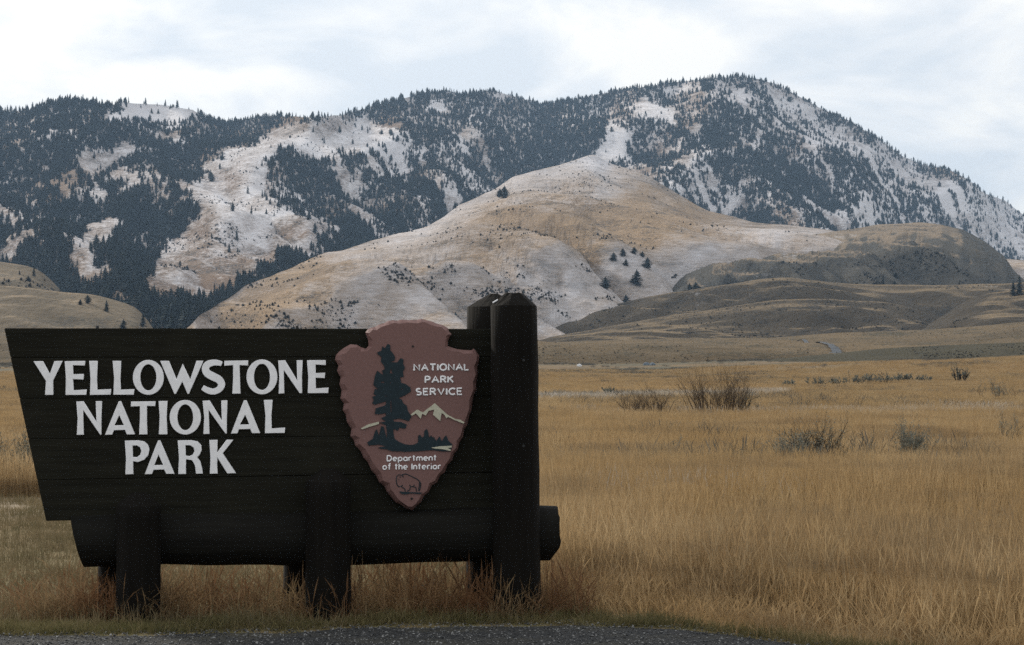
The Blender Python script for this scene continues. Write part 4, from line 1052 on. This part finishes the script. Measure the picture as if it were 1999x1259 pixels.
# ------------------------------------------------------------------ conifers
def mat_needles(name, a, b):
    t = NT(name); r_ = t.n('ShaderNodeObjectInfo').outputs['Random']
    f = t.noise(t.pos((.9, .9, .9)), 1.0, 3)
    return t.bsdf(t.mix(t.rng(f, .35, .65), t.mix(r_, a, b), tuple(v * .55 for v in a)), 0.95, 0.05)
M_NEEDLE = mat_needles('conifer_needles', (0.008, 0.015, 0.016), (0.030, 0.038, 0.030))
M_TRUNK = mat_flat('conifer_bark', (0.06, 0.045, 0.035), 0.95, 0.05, 0.3, 3)
def conifer(h, r, tiers, per, seed, top=0.0, ragged=.35):
    """crown of drooping branch sprays; returns verts and faces"""
    rd = random.Random(seed); V, Fc = [], []
    for k in range(tiers):
        t_ = k / (tiers - 1)
        z = h * (0.10 + 0.86 * t_)
        prof = (1 - t_) ** 0.75 if not top else math.sin(math.pi * min(1, 0.25 + 0.8 * t_)) ** .7
        rr = r * (0.10 + 0.9 * prof)
        for j in range(per):
            a = 6.283 * (j + rd.random()) / per + k * 1.3
            L = rr * rd.uniform(1 - ragged, 1 + ragged * .5); w = L * rd.uniform(.34, .6); dz = h / tiers * rd.uniform(.5, 1.3)
            ca_, sa_ = math.cos(a), math.sin(a); b = len(V)
            V.append((0.05 * ca_, 0.05 * sa_, z + dz * .9))
            V.append((ca_ * L * .6 - sa_ * w, sa_ * L * .6 + ca_ * w, z - dz * .1)); V.append((ca_ * L, sa_ * L, z - dz * .45)); V.append((ca_ * L * .6 + sa_ * w, sa_ * L * .6 - ca_ * w, z - dz * .1))
            Fc += [(b, b + 1, b + 2), (b, b + 2, b + 3)]
    b = len(V)
    V += [(.16 * math.cos(2.1 * j), .16 * math.sin(2.1 * j), h * .88) for j in range(3)] + [(0, 0, h * 1.04)]
    Fc += [(b, b + 1, b + 3), (b + 1, b + 2, b + 3), (b + 2, b, b + 3)]
    return V, Fc
def trunk_mesh(h):
    V, Fc = [], []
    prism(V, Fc, Vector((0, 0, -1.0)), Vector((0, 0, h * .5)), .22, .16); prism(V, Fc, Vector((0, 0, h * .5)), Vector((0, 0, h * .97)), .16, .03)
    return V, Fc
FORMS = [(12, 3.1, 9, 7, 0), (12, 3.6, 8, 7, 0), (12, 2.6, 10, 6, 0), (12, 4.2, 8, 8, 1), (12, 3.6, 9, 7, 1)]
crowns = [conifer(h, r, n1, n2, 100 + k, tp) for k, (h, r, n1, n2, tp) in enumerate(FORMS)]
C_TREE = library('conifer_crown', crowns, M_NEEDLE)
M_BRUSH = mat_needles('hillside_brush_leaves', (0.045, 0.044, 0.036), (0.075, 0.068, 0.052))
C_BRUSH = library('brush_piece', crowns, M_BRUSH)
M_SCRUB = mat_blades('grey_sage_scrub', (0.15, 0.14, 0.115), (0.20, 0.185, 0.16), (0.09, 0.08, 0.065), 0.2, 1 / 5)
C_SCRUB = library('scrub_clump', [clump(46, 0.22, 0.20, 0.55, 0.010, 0.95, 3, 1.6, .7) for _ in range(5)], M_SCRUB)
crown_me = []
for k, (V, Fc) in enumerate(crowns):
    me = bpy.data.meshes.new('crown'); me.from_pydata(V, [], Fc); me.materials.append(M_NEEDLE); crown_me.append(me)
V, Fc = trunk_mesh(12); trunk_me = bpy.data.meshes.new('trunk'); trunk_me.from_pydata(V, [], Fc); trunk_me.materials.append(M_TRUNK)
def pine(p, h, form, label, group=None, rz=0.0, wide=1.0):
    o = empty('pine_tree', (float(p[0]), float(p[1]), float(p[2]) - 0.3), rz)
    s_ = h / 12.4
    for nm, me in (('trunk', trunk_me), ('crown', crown_me[form])):
        c = bpy.data.objects.new(nm, me); COL.objects.link(c); c.parent = o; c.scale = (s_ * wide, s_ * wide, s_)
    tag(o, label, 'tree', group)
    return o

N = 260000
px = rng.uniform(-380, 2380, N); py = rng.uniform(140, 650, N)
yc = skyline(px); yb = ybot(px)
ok = (py > yc - 1) & (py < yb)
hid = np.minimum(crest5(px), np.where(px > 1240, crest4(px), 999))                 # hidden behind nearer hills
lefth = np.interp(px, [-500, 0, 60, 92, 119, 179, 218, 258, 286, 300], [470, 513, 520, 536, 565, 568, 580, 592, 611, 640])
ok &= (py < hid + 14) & (py < np.where(px < 300, lefth + 6, 999))
px, py = px[ok], py[ok]
wob = fbm(px / 26, py / 20, 77, 3) - .5; wob2 = fbm(px / 30 + 50, py / 18, 78, 3) - .5
jx = px + rng.normal(0, 6, len(px)) + 46 * wob; jy = py + rng.normal(0, 4, len(px)) + 30 * wob2
dens = density(jx, jy)
P = RANGE.at(px, py)
cl = fbm(P[:, 0] / 42, P[:, 1] / 130, 81, 4)
cl2 = fbm(P[:, 0] / 14 + P[:, 1] / 60, P[:, 1] / 90, 85, 3)
thr = np.where(dens > 0.85, 1.0, np.where(dens < .02, dens, sstep(-0.12, 0.12, 0.55 * cl + 0.45 * cl2 - (1.0 - np.clip(dens, 0, 1)) * 0.36 - 0.31) * np.clip(dens * 1.35, 0, 1)))
# keep stems per hillside area even: the near woods need fewer, the far ones more
keep = rng.random(len(px)) < thr * np.clip((P[:, 1] / 3400) ** 1.3, 0.28, 1.0) * 1.0
px, py, P, cl = px[keep], py[keep], P[keep], cl[keep]
hgt = (4.2 + 9.0 * rng.random(len(px)) ** 2.0) * (0.75 + 0.5 * fbm(P[:, 0] / 60, P[:, 1] / 90, 79, 2)) * np.interp(P[:, 1], [1300, 2200, 3200], [1.3, 1.12, 1.0])
# canyon-bottom trees
vx = rng.uniform(120, 560, 440); vy = rng.uniform(520, 645, 440)
band = inpoly(vx, vy, [(185, 540), (240, 535), (290, 560), (420, 545), (520, 500), (560, 490), (600, 500), (500, 552), (420, 604), (380, 640), (300, 640), (285, 608), (220, 575)])
q = rng.random(440) < np.where(band, .62, 0); vx, vy = vx[q], vy[q]
PV = RANGE.at(vx, vy); PV_h = rng.uniform(7, 16, len(vx))
px = np.concatenate([px, vx]); py = np.concatenate([py, vy]); P = np.concatenate([P, PV]); hgt = np.concatenate([hgt, PV_h])
size = hgt / P[:, 1] * ((px > -10) & (px < 2010) & (py < np.where((px > 0) & (px < 960), 634, 999)))
order = np.argsort(-size)
solo, rest = order[:255], order[255:]
for k in solo:
    x_, y_ = px[k], py[k]
    if x_ < 170: lb = 'dark conifer in the lower woods left of the bare gully'
    elif x_ < 300 and y_ < 545: lb = 'dark conifer in the grove between the bare gully and the snowy slope'
    elif x_ < 250: lb = 'dark conifer right behind the crest of the low left hill'
    elif x_ < 300: lb = 'dark conifer behind the right shoulder of the low left hill'
    elif x_ < 345: lb = 'dark valley conifer just right of the low left hill, above the board'
    elif x_ < 390 and y_ > 590: lb = 'dark valley conifer just above the board, at the left foot of the tan hill'
    elif x_ < 390: lb = 'dark valley conifer under the lower left corner of the snowy slope'
    elif x_ < 440: lb = 'dark valley conifer under the middle of the snowy slope foot'
    elif x_ < 490: lb = 'dark conifer on the lower left rim of the tan hill'
    elif x_ < 560: lb = 'dark conifer in the strip of woods between snowy slope and tan hill'
    else: lb = 'dark conifer high in the ravine right of the snowy slope'
    gr = lb.replace('dark valley conifer', 'valley conifers').replace('dark conifer', 'conifers')
    pine(P[k], hgt[k], int(rng.integers(0, 5)), lb, gr, float(rng.uniform(0, 6.28)), float(rng.uniform(.9, 1.25)))
P, hg = P[rest], hgt[rest] / 12.4
w_ = hg * rng.uniform(.85, 1.3, len(hg))
scatter('forest', P - np.array([0, 0, .3]), np.stack([rng.normal(0, .03, len(hg)), rng.normal(0, .03, len(hg)), rng.uniform(0, 6.28, len(hg))], -1), np.stack([w_, w_, hg], -1), rng.integers(0, 5, len(hg)), C_TREE, 'dark conifer forest covering the snowy range', 'forest')

# low brush dotting the hillsides
bp, bh = [], []
for (sh, x0, x1, y0, y1, n_, t0, sz, sd) in ((MID, 380, 1600, 300, 640, 44000, .585, .75, 1), (BLUFF, 1290, 2050, 440, 640, 22000, .53, .62, 2), (ROLL_A, 1000, 2100, 545, 680, 9000, .57, .5, 3), (ROLL_B, 1040, 1900, 585, 680, 7000, .57, .45, 4), (LOW, -200, 2200, 625, 716, 34000, .50, .20, 9), (BANK, 1400, 2200, 655, 745, 34000, .44, .17, 10),
                                             (ROLL_C, 1750, 2100, 560, 680, 3000, .57, .45, 5), (LEFT_A, -150, 300, 500, 640, 3000, .62, .8, 6), (LEFT_B, -150, 320, 550, 690, 3000, .62, .8, 7), (RANGE, 270, 720, 230, 570, 16000, .585, .9, 8)):
    a = rng.uniform(x0, x1, n_); b = rng.uniform(y0, y1, n_)
    yc_ = np.interp(a, sh.x, sh.yc); k = (b > yc_ + 1) & (b < np.interp(a, sh.x, sh.yf))
    a, b = a[k], b[k]; q = sh.at(a, b)
    f_ = 0.6 * fbm(q[:, 0] / 60, q[:, 2] / 16 + q[:, 1] / 300, 100 + sd, 4) + 0.4 * fbm(q[:, 0] / 18, q[:, 1] / 40, 110 + sd, 3)
    k = (f_ > t0 - 0.05) & (rng.random(len(a)) < sstep(t0 - 0.05, t0 + 0.06, f_))
    if sh is RANGE: k &= inpoly(a, b, SNOW_SLOPE)
    if sh is BLUFF: k &= b > np.interp(a, sh.x, sh.yc) + 26 + 14 * rng.random(len(a))
    bp.append(q[k]); bh.append(sz * (0.35 + 1.3 * rng.random(k.sum()) ** 2.5))
q = np.concatenate(bp); h_ = np.concatenate(bh) / 12 * 1.6
w_ = h_ * rng.uniform(1.3, 2.4, len(h_))
scatter('brush', q - np.array([0, 0, .15]), np.stack([0 * h_, 0 * h_, rng.uniform(0, 6.28, len(h_))], -1), np.stack([w_, w_, h_], -1), rng.integers(3, 5, len(h_)), C_BRUSH, 'low dark brush dotting the hillsides', 'brush')
# grey scrub low in the meadow grass
X, Y = fan(46000, 22, 560, .34)
Y2 = rng.uniform(24, 46, 4200); X2 = (rng.uniform(1040, 1960, 4200) - CX) / F * Y2
X, Y = np.concatenate([X, X2]), np.concatenate([Y, Y2])
PX, PY = px_of(X, Y, ground_z(X, Y))
f_ = fbm(X / 16, Y / 34, 8, 4)
g_ = np.exp(-((PX - 1560) / 260) ** 2 - ((PY - 940 - 26 * (fbm(X / 2.2, Y * 0, 95, 3) - .5)) / 15) ** 2) * .9 + np.exp(-((PX - 1250) / 230) ** 2 - ((PY - 938) / 12) ** 2) * .6 + np.exp(-((PX - 1900) / 140) ** 2 - ((PY - 985) / 10) ** 2) * .6 + .10 * sstep(.50, .62, fbm(X / 4, Y / 7, 88, 3))
g_ = g_ * sstep(.38, .62, fbm(X / .7, Y / 2.2, 89, 2))
k = rng.random(len(X)) < np.clip(sstep(.54, .66, f_) * np.interp(Y, [22, 60, 150], [.25, .4, .8]) + g_, 0, 1)
X, Y = X[k], Y[k]
P_ = np.stack([X, Y, ground_z(X, Y)], -1); h_ = rng.uniform(.5, 1.1, len(X)) * np.interp(Y, [20, 60, 200], [1.35, 1.3, 1.3])
w_ = h_ * rng.uniform(.8, 1.5, len(X)) * np.interp(Y, [60, 300], [1, 1.8])
scatter('scrub', P_, np.stack([0 * h_, 0 * h_, rng.uniform(0, 6.28, len(h_))], -1), np.stack([w_, w_, h_], -1), rng.integers(0, 5, len(h_)), C_SCRUB, 'low grey sage scrub among the meadow grass', 'scrub')

# trees that stand by themselves
lone = [(RANGE, 366, 489, 11, 'lone small conifer low on the snowy slope', 0), (RANGE, 296, 218, 11, 'conifer on the snowy summit, left one of two', 0), (RANGE, 309, 219, 10, 'conifer on the snowy summit, right one of two', 1),
        (RANGE, 520, 385, 12, 'lone conifer halfway up the snowy slope', 0), (RANGE, 234, 224, 9, 'small conifer at the left end of the snowy summit', 1), (RANGE, 303, 478, 18, 'conifer on the left edge of the snowy slope', 2), (RANGE, 551, 465, 18, 'conifer at the right foot of the snowy slope', 0),
        (MID, 985, 386, 22, 'larger dark conifer on the snowy shoulder of the tan hill', 4), (MID, 976, 380, 15, 'smaller conifer on the snowy shoulder of the tan hill', 3), (MID, 888, 396, 12, 'small conifer on the left rim of the tan hill', 0), (MID, 889, 563, 22, 'round dark tree alone on the tan hill above the plaque', 3), (MID, 1182, 524, 20, 'leftmost conifer of the cluster on the tan hillside', 3),
        (MID, 1222, 534, 26, 'broad conifer lowest in the cluster on the tan hillside', 4), (MID, 1243, 517, 26, 'tallest conifer of the cluster on the tan hillside', 4), (MID, 1264, 497, 18, 'rightmost round conifer of the cluster on the tan hillside', 3),
        (MID, 1198, 476, 14, 'small dark tree, left in the row above the hillside cluster', 3), (MID, 1216, 474, 14, 'small dark tree, second in the row above the hillside cluster', 4), (MID, 1238, 472, 12, 'small dark tree, third in the row above the hillside cluster', 3), (MID, 1254, 470, 10, 'small dark tree, last in the row above the hillside cluster', 3), (MID, 1222, 486, 12, 'small dark tree just under the row on the hillside', 4),
        (MID, 886, 640, 20, 'dark tree low on the tan hill beside the plaque top', 3), (MID, 403, 638, 9, 'small round dark bush tree at the foot of the tan hill above the board', 3), (MID, 532, 570, 7, 'tiny round tree on the lower left edge of the tan hill', 3),
        (BLUFF, 1346, 552, 30, 'large dark conifer at the left foot of the bluff', 4), (BLUFF, 1358, 548, 26, 'second conifer at the left foot of the bluff', 3), (BLUFF, 1322, 566, 26, 'spreading dark tree left of the bluff foot pair', 3), (BLUFF, 1654, 549, 22, 'dark conifer at the base of the bluff face', 4), (BLUFF, 1663, 540, 14, 'small conifer beside the one at the bluff base', 0),
        (BLUFF, 1724, 540, 22, 'conifer in the shaded middle of the bluff foot', 2), (BLUFF, 1746, 542, 16, 'broad low tree in the shaded middle of the bluff foot', 3), (BLUFF, 1849, 548, 22, 'taller of two conifers under the right bluff face', 2), (BLUFF, 1866, 552, 18, 'shorter of two conifers under the right bluff face', 0),
        (BLUFF, 1748, 505, 14, 'dark bushy tree high on the bluff face', 3), (BLUFF, 1562, 476, 12, 'small dark tree on the left brow of the bluff', 3), (BLUFF, 1610, 474, 12, 'small dark tree on the middle brow of the bluff', 4), (BLUFF, 1583, 475, 8, 'tiny tree between two others on the bluff brow', 3),
        (ROLL_A, 1822, 608, 24, 'dark tree alone in a dip of the rolling hills', 4), (ROLL_C, 1990, 566, 40, 'tall dark conifer at the right edge beyond the rolling hills', 2), (ROLL_C, 1978, 568, 30, 'slightly shorter conifer at the right edge beyond the rolling hills', 0),
        (LEFT_B, 171, 588, 18, 'larger tree on the low left hill above the board', 3), (LEFT_B, 157, 591, 12, 'smaller tree on the low left hill above the board', 3), (LEFT_B, 208, 600, 24, 'conifer on the right slope of the low left hill', 0), (LEFT_B, 241, 622, 22, 'dark bushy conifer low on the right slope of the low left hill', 4), (LEFT_B, 279, 630, 34, 'pointed conifer at the right foot of the low left hill', 2),
        (LEFT_A, 55, 555, 12, 'dark flat-topped tree on the upper left hill', 3), (LEFT_A, 66, 535, 18, 'upright tree on the crest of the upper left hill', 0), (LEFT_A, 38, 531, 9, 'tiny tree on the crest of the upper left hill', 1)]
for (sh, a, b, hp, lb, fm) in lone:
    p = sh.at(a, b); d = float(p[1])
    if sh is MID: hp *= 1.2
    pine(p, max(2.5, hp / F * d), fm, lb, None, random.random() * 6.28, 1.7 if fm >= 3 else 1.35)

# ------------------------------------------------------------------ haze
M_HAZE = bpy.data.materials.new('valley_haze'); M_HAZE.use_nodes = True
ht = M_HAZE.node_tree; ht.nodes.clear()
ho = ht.nodes.new('ShaderNodeOutputMaterial'); pv = ht.nodes.new('ShaderNodeVolumePrincipled')
pv.inputs['Color'].default_value = (0.50, 0.72, 1.0, 1); pv.inputs['Density'].default_value = 6e-5; pv.inputs['Anisotropy'].default_value = 0.0
ht.links.new(pv.outputs[0], ho.inputs['Volume'])
zmax = max(float(RANGE.P[..., 2].max()) + 40, 800)
hx, hy0, hy1, hz0 = 22000, -300, 9400, -520
bx = [(-hx, hy0, hz0), (hx, hy0, hz0), (hx, hy1, hz0), (-hx, hy1, hz0), (-hx, hy0, zmax), (hx, hy0, zmax), (hx, hy1, zmax), (-hx, hy1, zmax)]
haze = mesh_obj('haze', bx, [(0, 3, 2, 1), (4, 5, 6, 7), (0, 1, 5, 4), (1, 2, 6, 5), (2, 3, 7, 6), (3, 0, 4, 7)], M_HAZE)
tag(haze, 'thin blue valley haze before the far mountain', 'haze', kind='stuff')
